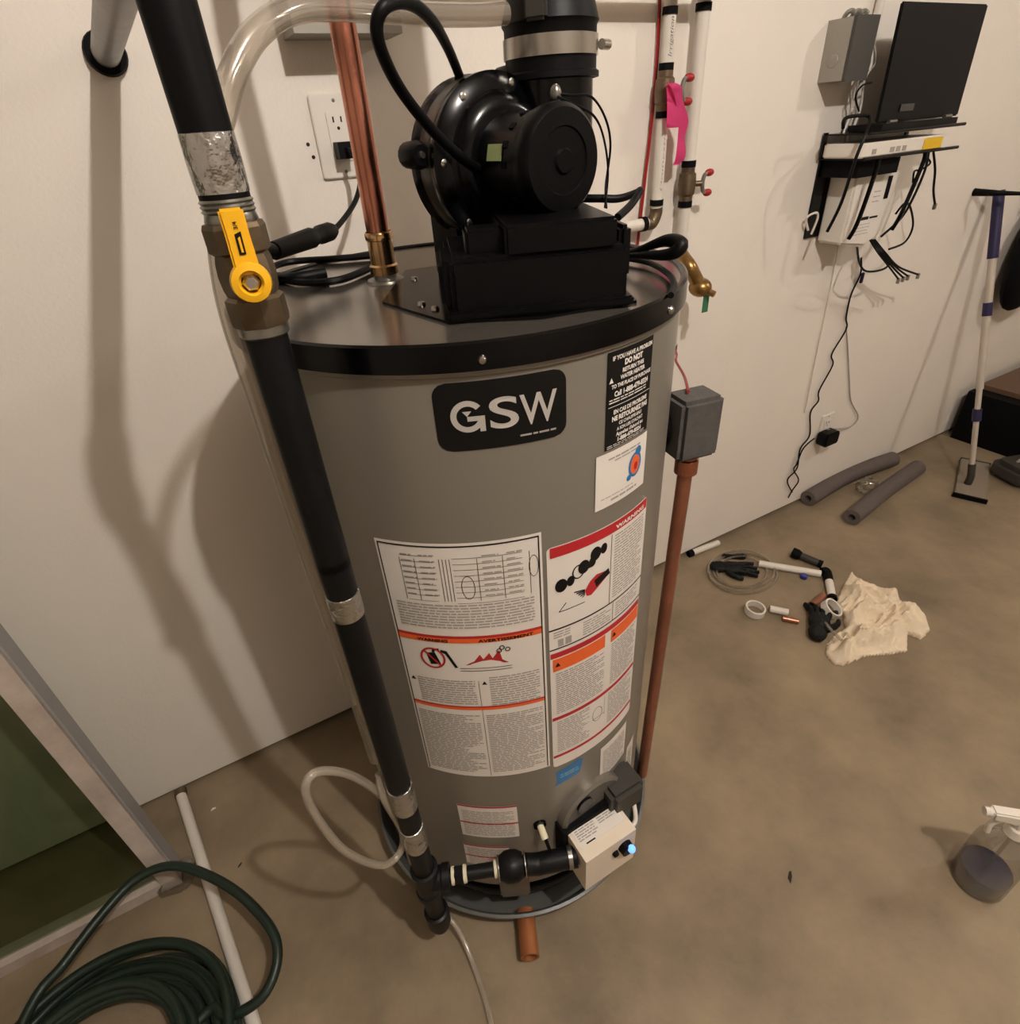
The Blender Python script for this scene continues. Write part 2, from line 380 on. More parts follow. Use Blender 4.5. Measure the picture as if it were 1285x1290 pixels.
    # left instruction label
    az0 = -141.0; z1 = .932; w = TR*math.radians(39.6); h = .449; f0 = cylmap(az0, z1, TR, .0006); f1 = cylmap(az0, z1, TR, .0011); f2 = cylmap(az0, z1, TR, .0016)
    bm = B(); lrect(bm, f0, 0, 0, w, h); lb = obj('instruction_label', bm, M_label, t, label='white instruction label with wiring diagram and red rules')
    bm = B()
    lrect(bm, f1, .003, .0035, w-.003, .0055); lrect(bm, f1, .003, .0035, .0045, h-.003); lrect(bm, f1, w-.0045, .0035, w-.003, h-.003)
    # wiring diagram: lines and captions
    for x in (.028, .046, .075, .079, .083, .087, .118, .147, .178): lrect(bm, f1, x, .022, x+.0006, .086)
    for k in range(9):
        y = .018+k*.0085; lrect(bm, f1, .03, y, .068, y+.0005); lrect(bm, f1, .09, y+.003, .17, y+.0035)
    lring(bm, f1, .183, .045, .006, .016, .0008); lring(bm, f1, .105, .065, .008, .018, .0008)
    lrect(bm, f1, .1015, .228, .1021, .28); lrect(bm, f1, .1015, .288, .1021, h-.003)
    for x in (.008, .106): lpoly(bm, f1, [(x, .236), (x+.007, .236), (x+.0035, .229)])
    obj('black_print', bm, M_ink, lb, smooth=0)
    rn = random.Random(3); bm = B()
    for k in range(8):
        y = .016+k*.0085; lcopy(bm, f1, .030, y, .046, y+.003, .003, .6, .3, rn); lcopy(bm, f1, .052, y, .07, y+.003, .003, .6, .4, rn); lcopy(bm, f1, .124, y+.002, .145, y+.006, .003, .6, .4, rn); lcopy(bm, f1, .152, y+.002, .17, y+.005, .003, .6, .4, rn)
    lcopy(bm, f1, .012, .092, w-.012, .135, .0046, .45, .05, rn)
    lcopy(bm, f1, .018, .228, .097, .280, .0046, .45, .1, rn); lcopy(bm, f1, .116, .222, w-.010, .280, .0046, .45, .1, rn)
    lcopy(bm, f1, .008, .300, .097, h-.012, .0042, .5, .35, rn); lcopy(bm, f1, .106, .300, w-.008, h-.012, .0042, .5, .35, rn)
    obj('small_print', bm, M_lgrey, lb, smooth=0)
    for ya, yb in ((.149, .157), (.2835, .2885)): bm = B(); lrect(bm, f1, .0045, ya, w-.0045, yb); obj('orange_rule', bm, M_orange, lb, smooth=0)
    for ya, yb in ((.1445, .149), (.2805, .2835)): bm = B(); lrect(bm, f1, .0045, ya, w-.0045, yb); obj('red_rule', bm, M_red, lb, smooth=0)
    bm = B(); lring(bm, f1, .046, .187, .017, .0195, .003); lpoly(bm, f2, [(.034, .174), (.036, .172), (.058, .200), (.056, .202)]); obj('prohibition_sign', bm, M_red, lb, smooth=0)
    bm = B(); lpoly(bm, f1, [(.088, .197), (.100, .190), (.108, .178), (.112, .187), (.120, .176), (.124, .186), (.133, .172), (.136, .190), (.144, .197)])
    obj('flame_picture', bm, M_red, lb, smooth=0)
    bm = B(); lpoly(bm, f1, [(.038, .178), (.050, .176), (.056, .197), (.042, .199)]); lpoly(bm, f1, [(.046, .176), (.047, .170), (.056, .168), (.056, .171), (.050, .173), (.050, .176)])
    lpoly(bm, f1, [(.058, .170), (.066, .172), (.078, .202), (.074, .203), (.064, .178), (.058, .174)])
    for cx, cy in ((.137, .168), (.144, .172), (.133, .173)): lring(bm, f2, cx, cy, .0035, .004, .0013)
    for z_ in (.203, .208): lrect(bm, f1, .08, z_, .148, z_+.0009)
    add_text(bm, 'WARNING', lambda x, y: f2(x, -y), .03, -.1555, .007, width=.04, bold=.03); add_text(bm, 'AVERTISSEMENT', lambda x, y: f2(x, -y), .108, -.1555, .007, width=.07, bold=.03)
    obj('pictogram_print', bm, M_ink, lb, smooth=0)
    # right instruction label
    az0 = -100.3; z1 = .906; w = TR*math.radians(35.0); h = .432; f0 = cylmap(az0, z1, TR, .0006); f1 = cylmap(az0, z1, TR, .0011); f2 = cylmap(az0, z1, TR, .0016)
    bm = B(); lround(bm, f0, 0, 0, w, h, .006); lb = obj('safety_label', bm, M_label, t, label='white safety label with red bands and orange boxes')
    for xa, ya, yb in ((.004, .001, .016), (.001, .176, .186), (.001, .310, .317), (.001, .402, .408)): bm = B(); lrect(bm, f1, xa, ya, w-.002, yb); obj('red_band', bm, M_red, lb, smooth=0)
    bm = B(); lpoly(bm, f1, [(.052, .086), (.060, .074), (.070, .068), (.084, .070), (.086, .082), (.074, .090), (.062, .098), (.055, .096)])
    obj('hand_picture', bm, M_red, lb, smooth=0)
    for xa, xb in ((.004, .090), (.102, w-.002)): bm = B(); lrect(bm, f1, xa, .188, xb, .212); obj('orange_box', bm, M_orange, lb, smooth=0)
    bm = B(); lrect(bm, f1, 0, .132, w, .1345); lrect(bm, f1, 0, .168, w, .1702); lrect(bm, f1, .094, .018, .0948, .132); lrect(bm, f1, .102, .1345, .1028, .168)
    for cx, cy in ((.018, .062), (.050, .046), (.068, .034)): ldisc(bm, f1, cx, cy, .0085, .0105); ldisc(bm, f1, cx+.013, cy-.002, .0055, .008)
    lring(bm, f1, .042, .050, .009, .011, .002); lrect(bm, f1, .044, .043, .064, .052)
    for k in range(5): lpoly(bm, f1, [(.036+k*.003, .080+k*.0035), (.052, .083+k*.002), (.052, .085+k*.002), (.036+k*.003, .082+k*.0035)])
    lpoly(bm, f2, [(.066, .076), (.090, .068), (.093, .078), (.070, .088)])
    lrect(bm, f1, .014, .104, .052, .1052); lpoly(bm, f1, [(.014, .104), (.024, .092), (.025, .093), (.0155, .104)])
    for x in (.011, .108): lpoly(bm, f2, [(x-.004, .203), (x+.004, .203), (x, .195)])
    lring(bm, f1, .080, .352, .010, .016, .0008); lrect(bm, f1, .070, .36, .095, .3608); lrect(bm, f1, .094, .322, .0945, .365)
    obj('pictogram_print', bm, M_ink, lb, smooth=0)
    bm = B(); lcopy(bm, f1, .100, .022, w-.008, .128, .0044, .45, .2, rn); lcopy(bm, f1, .05, .140, .098, .165, .0044, .45, .2, rn); lcopy(bm, f1, .006, .138, .03, .150, .0044, .45, .2, rn); lrect(bm, f1, .012, .153, .02, .166); lrect(bm, f1, .023, .153, .032, .166)
    lcopy(bm, f1, .108, .140, w-.012, .165, .0044, .45, .4, rn); lcopy(bm, f1, .008, .217, .09, .304, .0044, .5, .35, rn); lcopy(bm, f1, .104, .217, w-.006, .304, .0044, .5, .3, rn)
    lcopy(bm, f1, .008, .322, .064, .396, .0044, .45, .3, rn); lcopy(bm, f1, .102, .322, w-.008, .396, .0044, .45, .3, rn)
    obj('small_print', bm, M_lgrey, lb, smooth=0)
    add = B(); add_text(add, 'WARNING', lambda x, y: f2(x, -y), .10, -.0125, .008, width=.06, bold=.04); obj('band_lettering', add, M_label, lb, smooth=0)
    # low labels
    def small(az0, az1, z1, z0, name, lab, redtop=True):
        w = TR*math.radians(az1-az0); h = z1-z0; f0 = cylmap(az0, z1, TR, .0006); f1 = cylmap(az0, z1, TR, .0011)
        bm = B(); lrect(bm, f0, 0, 0, w, h); o = obj(name, bm, M_label, t, label=lab)
        bm = B(); lcopy(bm, f1, .006, h*.16, w-.006, h*.95, .0048, .42, .2, rn); obj('small_print', bm, M_lgrey, o, smooth=0)
        if redtop:
            
            for ya in (0, h*.52): bm = B(); lrect(bm, f1, .001, ya, w, ya+.004); obj('red_rule', bm, M_red, o, smooth=0)
        return o
    small(-133.4, -113.3, .397, .300, 'lower_label', 'small white label with two red rules')
    small(-134, -117.5, .270, .20, 'bottom_label', 'small white label behind the gas pipe')
    small(-81.6, -67, .452, .362, 'rating_plate', 'small white rating label beside the copper tube', False)
    small(-64.5, -58, .36, .235, 'edge_label', 'narrow white label at the jacket edge', False)
    fb = cylmap(-99.6, .467, TR, .0006); bm = B(); w = TR*math.radians(10.2)
    lpoly(bm, fb, [(.0, .012), (.012, .006), (.026, .004), (.04, .0), (w, .004), (w-.002, .02), (w-.006, .038), (.02, .042), (.0, .046), (.003, .028)])
    es = obj('blue_sticker', bm, M_blue, t, label='blue efficiency sticker'); f1 = cylmap(-99.6, .467, TR, .0011); bm = B(); lcopy(bm, f1, .008, .018, w-.008, .030, .006, .5, .1, rn); obj('sticker_print', bm, mat('pale_blue', (110, 170, 205), .5), es, smooth=0)

    # ---------------- blower on the lid
    zb = HT-.004
    plate = prism([(-.125, -.06), (-.10, -.185), (-.02, -.235), (.085, -.25), (.15, -.12), (.15, .06), (-.04, .09)], zb, zb+.003)
    pl = obj('mounting_plate', plate, M_blk, t)
    for u, v in ((531, 384), (548, 390), (522, 352)):
        q = G(u, v, zb+.003); obj('screw', lathe([(0, 0), (.005, 0), (.004, .003), (0, .004)], q, n=10), M_steel, pl)
    n = Vector((math.cos(math.radians(-112)), math.sin(math.radians(-112)), 0)); r = Vector((-n.y, n.x, 0))
    def bx(a0, a1, d0, d1, z0, z1): # a along r, d backwards from the face
        return box(a0, a1, d0, d1, z0, z1, basis((-.016, -.222, 0), r, -n, (0, 0, 1)))
    bb = obj('blower_base', bx(-.085, .090, 0, .15, zb+.003, 1.211), M_blkp, t, bevel=.005)
    obj('base_upper', bx(-.030, .078, .002, .15, 1.208, 1.236), M_blkp, bb, bevel=.003)
    obj('base_skirt', bx(-.090, .096, -.004, .155, zb+.003, zb+.012), M_blkp, bb, bevel=.002)
    obj('side_clip', bx(-.066, -.030, .02, .06, 1.208, 1.232), M_blkp, bb, bevel=.003)
    obj('side_clip', bx(-.095, -.080, .01, .1, 1.165, 1.208), M_blkp, bb, bevel=.004)
    obj('side_tab', bx(.086, .098, .02, .1, 1.175, 1.225), M_blkp, bb, bevel=.004)
    # motor and volute
    az = -83; ax = Vector((math.cos(math.radians(az)), math.sin(math.radians(az)), 0)); Fm = Vector((.05, -.172, 1.280))
    Vc = Fm-ax*.15
    vol = obj('volute', lathe([(0, -.005), (.083, -.005), (.083, .006), (.080, .010), (.080, .034), (.083, .038), (.083, .046), (.076, .052), (.066, .055), (.060, .066), (.050, .070), (0, .070)], Vc-ax*.01, ax, 64), M_blk, t)
    obj('volute_band', lathe([(.0805, .010), (.0812, .012), (.0812, .032), (.0805, .034)], Vc-ax*.01, ax, 64), mat('grey_band', (70, 68, 62), .3, metal=.6), vol)
    for k in range(7):
        a = 2*math.pi*k/7+.4; s = Vector((-ax.y, ax.x, 0)); q = Vc+.074*(math.cos(a)*s+math.sin(a)*Vector((0, 0, 1)))+ax*.041
        obj('screw', lathe([(0, 0), (.0042, 0), (.0042, .002), (0, .004)], q, ax, 10), M_steel, vol)
    s = Vector((-ax.y, ax.x, 0))
    for a in (math.radians(172), math.radians(60)):
        q = Vc+.088*(math.cos(a)*s+math.sin(a)*Vector((0, 0, 1)))
        lug = obj('mounting_lug', lathe([(0, -.01), (.013, -.01), (.014, .012), (.010, .02), (0, .02)], q, ax, 16), M_blkp, vol)
        obj('screw', lathe([(0, 0), (.004, 0), (.003, .003), (0, .003)], q+ax*.02, ax, 10), M_steel, lug)
    # support column of the volute down to the plate
    obj('volute_stand', box(-.05, .05, -.02, .05, zb+.003, 1.25, basis((Vc.x, Vc.y, 0), s, -ax, (0, 0, 1))), M_blkp, vol, bevel=.006)
    mo = obj('motor', lathe([(0, .0), (.044, .0), (.044, .06), (.046, .062), (.046, .074), (.049, .076), (.050, .082), (.0495, .092), (.045, .097), (.030, .098), (.029, .0965), (.012, .0965), (.010, .099), (0, .099)], Vc+ax*.052, ax, 48), M_blkp, t)
    for k in range(16):
        a = 2*math.pi*k/16; q = Vc+ax*.110+.0445*(math.cos(a)*s+math.sin(a)*Vector((0, 0, 1)))
        d = (math.cos(a)*s+math.sin(a)*Vector((0, 0, 1)))
        obj('vent_slot', box(-.003, .003, -.004, .004, -.0005, .0022, basis(q, s*(-math.sin(a))+Vector((0, 0, math.cos(a))), ax, d)), M_blkm, mo)
    qa = math.radians(166); d = (math.cos(qa)*s+math.sin(qa)*Vector((0, 0, 1))); q = Vc+ax*.092+.0446*d
    obj('motor_label', box(-.0075, .0075, -.0125, .0125, 0, .0006, basis(q, s*(-math.sin(qa))+Vector((0, 0, math.cos(qa))), ax, d)), M_lime, mo, label='small green motor label')
    # outlet, coupling, clamp, vent pipe
    oc = (.118, -.045)
    out = obj('outlet_pipe', lathe([(0, 1.25), (.047, 1.25), (.047, 1.36), (.05, 1.362), (.05, 1.372), (0, 1.372)], (*oc, 0), n=40), M_blk, t)
    obj('outlet_neck', box(-.045, .045, -.03, .03, 1.22, 1.33, basis((.095, -.03, 0), s, -ax, (0, 0, 1))), M_blk, out, bevel=.01)
    cp = obj('vent_coupling', lathe([(.049, 1.352), (.0535, 1.353), (.0535, 1.358), (.0505, 1.36), (.0505, 1.398), (.053, 1.402), (.050, 1.412), (.042, 1.44), (.042, 1.47), (0, 1.47)], (*oc, 0), n=40), M_blkr, t)
    cl = obj('hose_clamp', lathe([(.0508, 1.372), (.0522, 1.372), (.0522, 1.390), (.0508, 1.390)], (*oc, 0), n=48, close=True), M_steel, cp)
    q = Vector((*oc, 1.381))+Vector((.047, -.027, 0)); obj('clamp_screw', rod(q+Vector((-.002, -.006, 0)), q+Vector((.010, -.002, 0)), .005, 12), M_steel, cl)
    vp = obj('vent_pipe', lathe([(0, 1.465), (.0445, 1.465), (.0445, ZC-.004), (0, ZC-.004)], (*oc, 0), n=32), M_blkp, t)
    obj('drain_fitting', box(.048, .058, -.012, .012, 1.40, 1.47, basis((*oc, 0), (-.75, -.66, 0), (.66, -.75, 0), (0, 0, 1))), M_dkgrey, cp, bevel=.003)
    # ignition junction box by the copper pipe
    jb = obj('junction_box', box(-.016, .016, -.03, .03, zb+.003, zb+.046, basis(G(528, 345, zb)+Vector((.015, .03, 0)), (.92, -.4, 0), (.4, .92, 0), (0, 0, 1))), M_blkp, t, bevel=.003)
    q = G(521, 332, zb+.025); 
    # black air hose
    pts = [HIT(612, 216, (0, -.075, 0), -90), HIT(588, 204, (0, -.105, 0), -90), HIT(550, 170, (0, -.13, 0), -90), HIT(508, 118, (0, -.16, 0), -90), HIT(481, 66, (0, -.19, 0), -90), HIT(475, 28, (0, -.20, 0), -90), HIT(489, 5, (0, -.20, 0), -90), HIT(517, 4, (0, -.17, 0), -90), HIT(544, 26, (0, -.12, 0), -90), HIT(564, 60, (0, -.06, 0), -90), HIT(579, 96, (0, -.015, 0), -90), HIT(583, 106, (0, -.012, 0), -90)]
    obj('pressure_hose', tube(pts, .0050, 12), M_blkr, t)
    # motor wires and lead
    wp = [HIT(700, 118, (0, -.12, 0), -90), HIT(720, 120, (0, -.13, 0), -90), HIT(745, 122, (0, -.13, 0), -90), HIT(763, 150, (0, -.12, 0), -90), HIT(769, 185, (0, -.10, 0), -90), HIT(763, 235, (0, -.10, 0), -90), HIT(764, 262, (0, -.12, 0), -90)]
    obj('motor_wire', tube(wp, .0013, 6), M_blkr, t)
    wp = [HIT(702, 122, (0, -.125, 0), -90), HIT(725, 132, (0, -.135, 0), -90), HIT(748, 146, (0, -.13, 0), -90), HIT(760, 172, (0, -.12, 0), -90), HIT(766, 215, (0, -.11, 0), -90), HIT(762, 262, (0, -.12, 0), -90)]
    obj('motor_wire', tube(wp, .0013, 6), M_blkr, t)
    q = HIT(700, 118, (0, -.12, 0), -90); obj('wire_clip', ball(q, .006, 1, 1, 1.4), M_zinc, t)
    wp = [HIT(728, 250, (0, -.08, 0), -90), HIT(755, 250, (0, -.1, 0), -90), HIT(780, 250, (0, -.11, 0), -90), HIT(802, 243, (0, -.11, 0), -90), HIT(806, 241, (0, -.12, 0), -90), HIT(795, 258, (0, -.13, 0), -90), HIT(778, 274, (0, -.15, 0), -90)]
    obj('motor_lead', tube(wp, .0045, 10), M_blkr, t)
    zl = zb+.006
    wp = [G(790, 322, zl+.01), G(812, 322, zl+.012), G(845, 320, zl+.018), G(858, 308, zl+.028), G(840, 303, zl+.03), G(812, 312, zl+.02), G(790, 318, zl+.01)]
    obj('bundled_cord', tube(wp, lambda k: .003+.0055*math.sin(math.pi*k)**2, 10), M_blkr, t)
    wp = [G(792, 326, zl), G(820, 332, zl), G(842, 345, zl), G(849, 358, zl), G(845, 372, zl)]
    obj('lid_cable', tube(wp, .0035, 8), M_blkr, t)
    wp = [G(470, 336, zl), G(430, 352, zl), G(385, 356, zl), G(350, 350, zl), G(338, 340, zl), G(365, 330, zl), G(420, 326, zl), G(470, 322, zl)]
    obj('lid_cable', tube(wp, .0048, 8), M_blkr, t)

    # ---------------- gas control at the base
    gc = obj('gas_control', box(-.040, .064, -.352, -.292, .205, .302), M_bone, t, bevel=.007, label='bone white gas control box')
    obj('control_label', box(-.034, .058, -.330, -.294, .3025, .3030), M_label, gc)
    bm = B(); rn = random.Random(8)
    fl = lambda x, y: Vector((-.034+x, -.294-y, .3034))
    lcopy(bm, fl, .004, .004, .044, .030, .0042, .5, .2, rn); lcopy(bm, fl, .05, .004, .088, .022, .0042, .5, .2, rn); obj('label_print', bm, M_lgrey, gc, smooth=0)
    bm = B(); lrect(bm, fl, .012, .033, .030, .0355); obj('label_mark', bm, M_ink, gc, smooth=0)
    kb = obj('control_knob', lathe([(0, 0), (.013, 0), (.012, .012), (0, .013)], (.040, -.352, .274), (0, -1, 0), 20), M_blkp, gc)
    obj('status_light', ball((.044, -.366, .282), .0068), M_led, gc, label='glowing blue status light')
    obj('reset_button', lathe([(0, 0), (.006, 0), (.005, .006), (0, .007)], (.020, -.352, .270), (0, -1, 0), 14), M_blkp, gc)
    obj('mount_bracket', box(-.05, .075, -.30, -.262, .215, .315), M_blkm, gc, bevel=.003)
    obj('control_cover', box(.045, .115, -.315, -.255, .285, .345, Matrix.Translation((0, 0, 0))), M_dkgrey, t, bevel=.008, label='dark grey cap beside the gas control')
    # burner door plate: raised disc on the jacket
    a = math.radians(-86); d = Vector((math.cos(a), math.sin(a), 0))
    bd = obj('burner_door', lathe([(0, -.02), (.066, -.02), (.066, .012), (.060, .016), (.052, .013), (0, .013)], d*(TR-.004)+Vector((0, 0, .315)), d, 40), mat('door_grey', (128, 123, 114), .35, metal=.5), t)
    obj('sight_glass', lathe([(0, 0), (.016, 0), (.016, .006), (0, .006)], d*(TR+.009)+Vector((-.02, 0, .345)), d, 20), M_blk, bd)
    ig = G(684, 1030, .33); a = math.radians(-106); d = Vector((math.cos(a), math.sin(a), 0)); q = d*TR+Vector((0, 0, .325))
    obj('igniter_boss', lathe([(0, -.003), (.012, -.003), (.011, .004), (0, .004)], q, d, 16), M_blk, t)
    obj('igniter_plug', rod(q, q+d*.022+Vector((.004, 0, -.012)), .006, 12), M_tape, t)
    obj('igniter_cable', tube([q+d*.02+Vector((.004, 0, -.012)), q+d*.035+Vector((.012, 0, -.05)), q+d*.04+Vector((.02, 0, -.085)), Vector((-.03, -.31, .22))], .003, 8), M_blkr, t)
    obj('control_conduit', tube([(.064, -.33, .26), (.088, -.325, .262), (.10, -.30, .29), (.10, -.285, .32)], .004, 8), M_white, t)
    # inspection tab
    a0 = math.radians(-117); d = Vector((math.cos(a0), math.sin(a0), 0)); s2 = Vector((-d.y, d.x, 0))
    obj('access_tab', box(-.028, .028, 0, .010, .085, .165, basis(d*(TR-.006), s2, d, (0, 0, 1))), mat('tab_grey', (112, 108, 98), .4, metal=.4), t, bevel=.003)
    # relief valve with foam wrapped head
    rc = Vector((.252, -.196, .948)); d = Vector((.79, -.613, 0)); s2 = Vector((.613, .79, 0))
    rv = obj('relief_valve', rod(d*(TR-.003)+Vector((0, 0, .94)), d*(TR+.03)+Vector((0, 0, .94)), .014, 16), M_brassd, t)
    obj('valve_flange', lathe([(0, 0), (.026, 0), (.024, .003), (0, .003)], d*(TR+.0005)+Vector((0, 0, .94)), d, 24), M_blkm, rv)
    vc = d*(TR+.034)+Vector((0, 0, .945))
    e2 = Vector((.985, -.17, 0)); f2_ = Vector((.17, .985, 0))
    obj('foam_wrap', box(-.033, .033, -.026, .026, -.046, .046, basis(vc, e2, f2_, (0, 0, 1))), M_dfoam, rv, bevel=.006, label='dark grey foam wrapped around the relief valve')
    lv = vc+e2*.033; obj('test_lever', box(.000, .004, -.006, .006, -.042, .012, basis(lv, e2, f2_, (.1, 0, .995))), M_steel, rv, bevel=.001)
    tx = Vector((.2275, -.196)); tb = HIT(805, 985, (0, -.196, 0), -90)
    txy = (vc.x, vc.y)
    obj('discharge_fitting', lathe([(.0135, .865), (.017, .867), (.017, .89), (.0145, .892), (.0145, .905), (0, .905)], (*txy, 0), n=20), M_copper, rv)
    obj('discharge_tube', pipe((txy[0]-.014, txy[1]+.004, .09), (*txy, .872), .0111, .0095, 20), M_coppert, rv, label='tarnished copper discharge tube')
    return t
heater()

# drain pan
pan = thing('drain_pan', 'round dark grey drain pan under the water heater', 'drain pan', (0, 0, 0))
obj('pan_body', lathe([(0, 0), (.285, 0), (.292, .006), (.303, .052), (.3085, .054), (.309, .059), (.304, .061), (.299, .056), (.288, .010), (.280, .004), (0, .004)], n=96), M_pan, pan)
dv = Vector((-.145, -.325, 0)).normalized()
obj('drain_stub', pipe(dv*.285+Vector((0, 0, .026)), dv*.362+Vector((0, 0, .026)), .0175, .014, 24), mat('brown_stub', (158, 98, 58), .42, metal=.4, var=.15, scale=20), pan, label='copper drain stub')

# ================================================================== gas pipe
GX, GY = -.2725, -.225
def gaspipe():
    t = thing('gas_pipe', 'black iron gas pipe with yellow handled ball valve beside the heater', 'gas pipe', (GX, GY, .095))
    R = .0167
    obj('riser', rod((GX, GY, .95), (GX, GY, 1.195), R, 24), M_iron, t)
    up = obj('upper_riser', rod((GX, GY, 1.268), (GX, GY, 1.40), R+.0004, 24), M_blkr, t)
    obj('lower_riser', rod((GX, GY, .31), (GX, GY, .96), R, 24), M_iron, t)
    obj('elbow', tube([(GX, GY, 1.392), (GX, GY+.004, 1.415), (GX-.002, GY+.02, 1.428), (GX-.004, GY+.05, 1.43)], .0215, 20, raw=False), M_blkr, t)
    e = WL(133, 68, .0)
    hr = obj('wall_run', rod((GX-.004, GY+.04, 1.43), (e.x, W-.004, e.z), R, 20), mat('galvanised', (120, 118, 114), .4, metal=.7, var=.25, scale=12), t)
    obj('wall_ring', lathe([(.016, -.004), (.026, -.004), (.024, -.014), (.016, -.014)], (e.x, W, e.z), (0, 1, 0), 24, close=True), M_blkm, hr)
    # valve
    v = obj('ball_valve', lathe([(r_*.93, 1.195+(z_-1.182)*.8) for r_, z_ in [(0, 1.182), (.0225, 1.182), (.0235, 1.186), (.0235, 1.207), (.020, 1.210), (.0215, 1.216), (.0225, 1.228), (.0215, 1.240), (.020, 1.246), (.0235, 1.249), (.0235, 1.268), (.022, 1.272), (0, 1.272)]], (GX, GY, 0), n=8), M_brassd, t, smooth=20)
    obj('thread', lathe([(.0172, 1.265), (.0185, 1.2685), (.0172, 1.273), (.0185, 1.2745), (.0172, 1.276), (.0185, 1.2775), (.0172, 1.279), (.0185, 1.2805), (.0172, 1.282)], (GX, GY, 0), n=24), M_zinc, v)
    obj('thread_seal', lathe([(.017, 1.186), (.0192, 1.188), (.0192, 1.196), (.017, 1.197)], (GX, GY, 0), n=24), M_zinc, v)
    nf = Vector((CX-GX, CY-GY, 0)).normalized(); nf = (nf+Vector((.02, 0, 0))).normalized(); rr = Vector((-nf.y, nf.x, 0))
    st = Vector((GX, GY, 1.231)); fr = basis(st+nf*.028, rr, (0, 0, 1), -nf)
    obj('valve_stem', rod(st+nf*.018, st+nf*.0285, .0085, 14), M_brass, v)
    hd = B(); prism([(-.0085, .004), (.0085, .004), (.0078, .030), (.0080, .047), (-.0080, .047), (-.0078, .030)], -.0055, .0, fr, hd)
    hp = obj('valve_handle', hd, M_yel, v, bevel=.0015, label='yellow lever handle')
    obj('handle_hub', lathe([(.0065, .0), (.0130, 0), (.0140, .004), (.0130, .008), (.0085, .009), (.0065, .005)], st+nf*.027, nf, 28), M_yel, hp)
    obj('handle_nut', lathe([(0, 0), (.0068, 0), (.0062, .005), (.004, .007), (0, .007)], st+nf*.029, nf, 6), M_steel, hp)
    bm = B(); ff = lambda x, y: st+nf*.0341+rr*x+Vector((0, 0, y))
    fv = lambda x, y: ff(-y, x)   # reads along the lever
    add_text(bm, '3/4', fv, .0345, -.0015, .0038, bold=.02); 
    lpoly(bm, lambda x, y: ff(x, y), [(-.0022, .0185), (.0022, .0185), (.0026, .033), (-.0018, .0315)])
    obj('handle_print', bm, M_ink, hp, smooth=0)
    bm = B(); lpoly(bm, lambda x, y: ff(x, y)+nf*.0005, [(-.0005, .020), (.001, .020), (.0012, .030), (-.0004, .029)]); obj('handle_mark', bm, M_yel, hp, smooth=0)
    # foil tapes
    for z0, z1, r2 in ((1.285, 1.321, .0176), (.882, .914, .0176), (.497, .553, .0180), (.388, .446, .0180)):
        obj('foil_band', lathe([(R, z0), (r2, z0+.0005), (r2+.0004, (z0+z1)/2), (r2, z1-.0005), (R, z1)], (GX, GY, 0), n=28), M_foil, t, label='silver foil tape band')
    # tee, drip leg, cap
    zt = .272
    te = obj('tee', lathe([(.0175, zt-.042), (.0225, zt-.041), (.0225, zt-.028), (.0205, zt-.026), (.0205, zt+.026), (.0225, zt+.028), (.0225, zt+.041), (.0175, zt+.042)], (GX, GY, 0), n=24), M_iron, t)
    vi = Vector((-.043, -.322, zt)); q0 = Vector((GX, GY, zt)); d = (vi-q0).normalized(); L = (vi-q0).length
    obj('tee_branch', lathe([(0, 0), (.0195, 0), (.0195, .024), (.0215, .026), (.0215, .038), (0, .038)], q0, d, 20), M_iron, te)
    obj('drip_leg', rod((GX, GY, .14), (GX, GY, zt-.03), R, 20), M_iron, t)
    obj('cap', lathe([(.0172, .160), (.0215, .158), (.0215, .118), (.017, .100), (.010, .095), (0, .094)], (GX, GY, 0), n=24), M_iron, t)
    br = obj('branch_nipple', rod(q0+d*.03, q0+d*(L-.005), .0115, 16), M_iron, t)
    for s0 in (.040, .060, .112): obj('thread_seal', lathe([(.0115, 0), (.0142, .001), (.0138, .006), (.0115, .007)], q0+d*s0, d, 16), M_tape, br)
    obj('hex_nut', lathe([(0, 0), (.0145, 0), (.0145, .014), (0, .014)], q0+d*.046, d, 6), M_iron, br, smooth=0)
    obj('union', lathe([(0, 0), (.019, 0), (.021, .004), (.0245, .010), (.0255, .02), (.0245, .03), (.021, .036), (.019, .040), (0, .040)], q0+d*.122, d, 20), M_iron, t)
    for s0 in (.119, .164): obj('union_seal', lathe([(.016, 0), (.0205, .0005), (.0205, .0022), (.016, .003)], q0+d*s0, d, 20), M_steel, br)
    obj('street_elbow', tube([q0+d*.164, q0+d*.185+Vector((0, 0, -.006)), q0+d*.205+Vector((0, 0, -.004)), q0+d*(L+.004)], .0175, 16), M_iron, t)
    obj('inlet_ring', lathe([(.013, 0), (.0185, .001), (.0185, .008), (.013, .009)], q0+d*(L-.012), d, 16), M_zinc, t)
gaspipe()

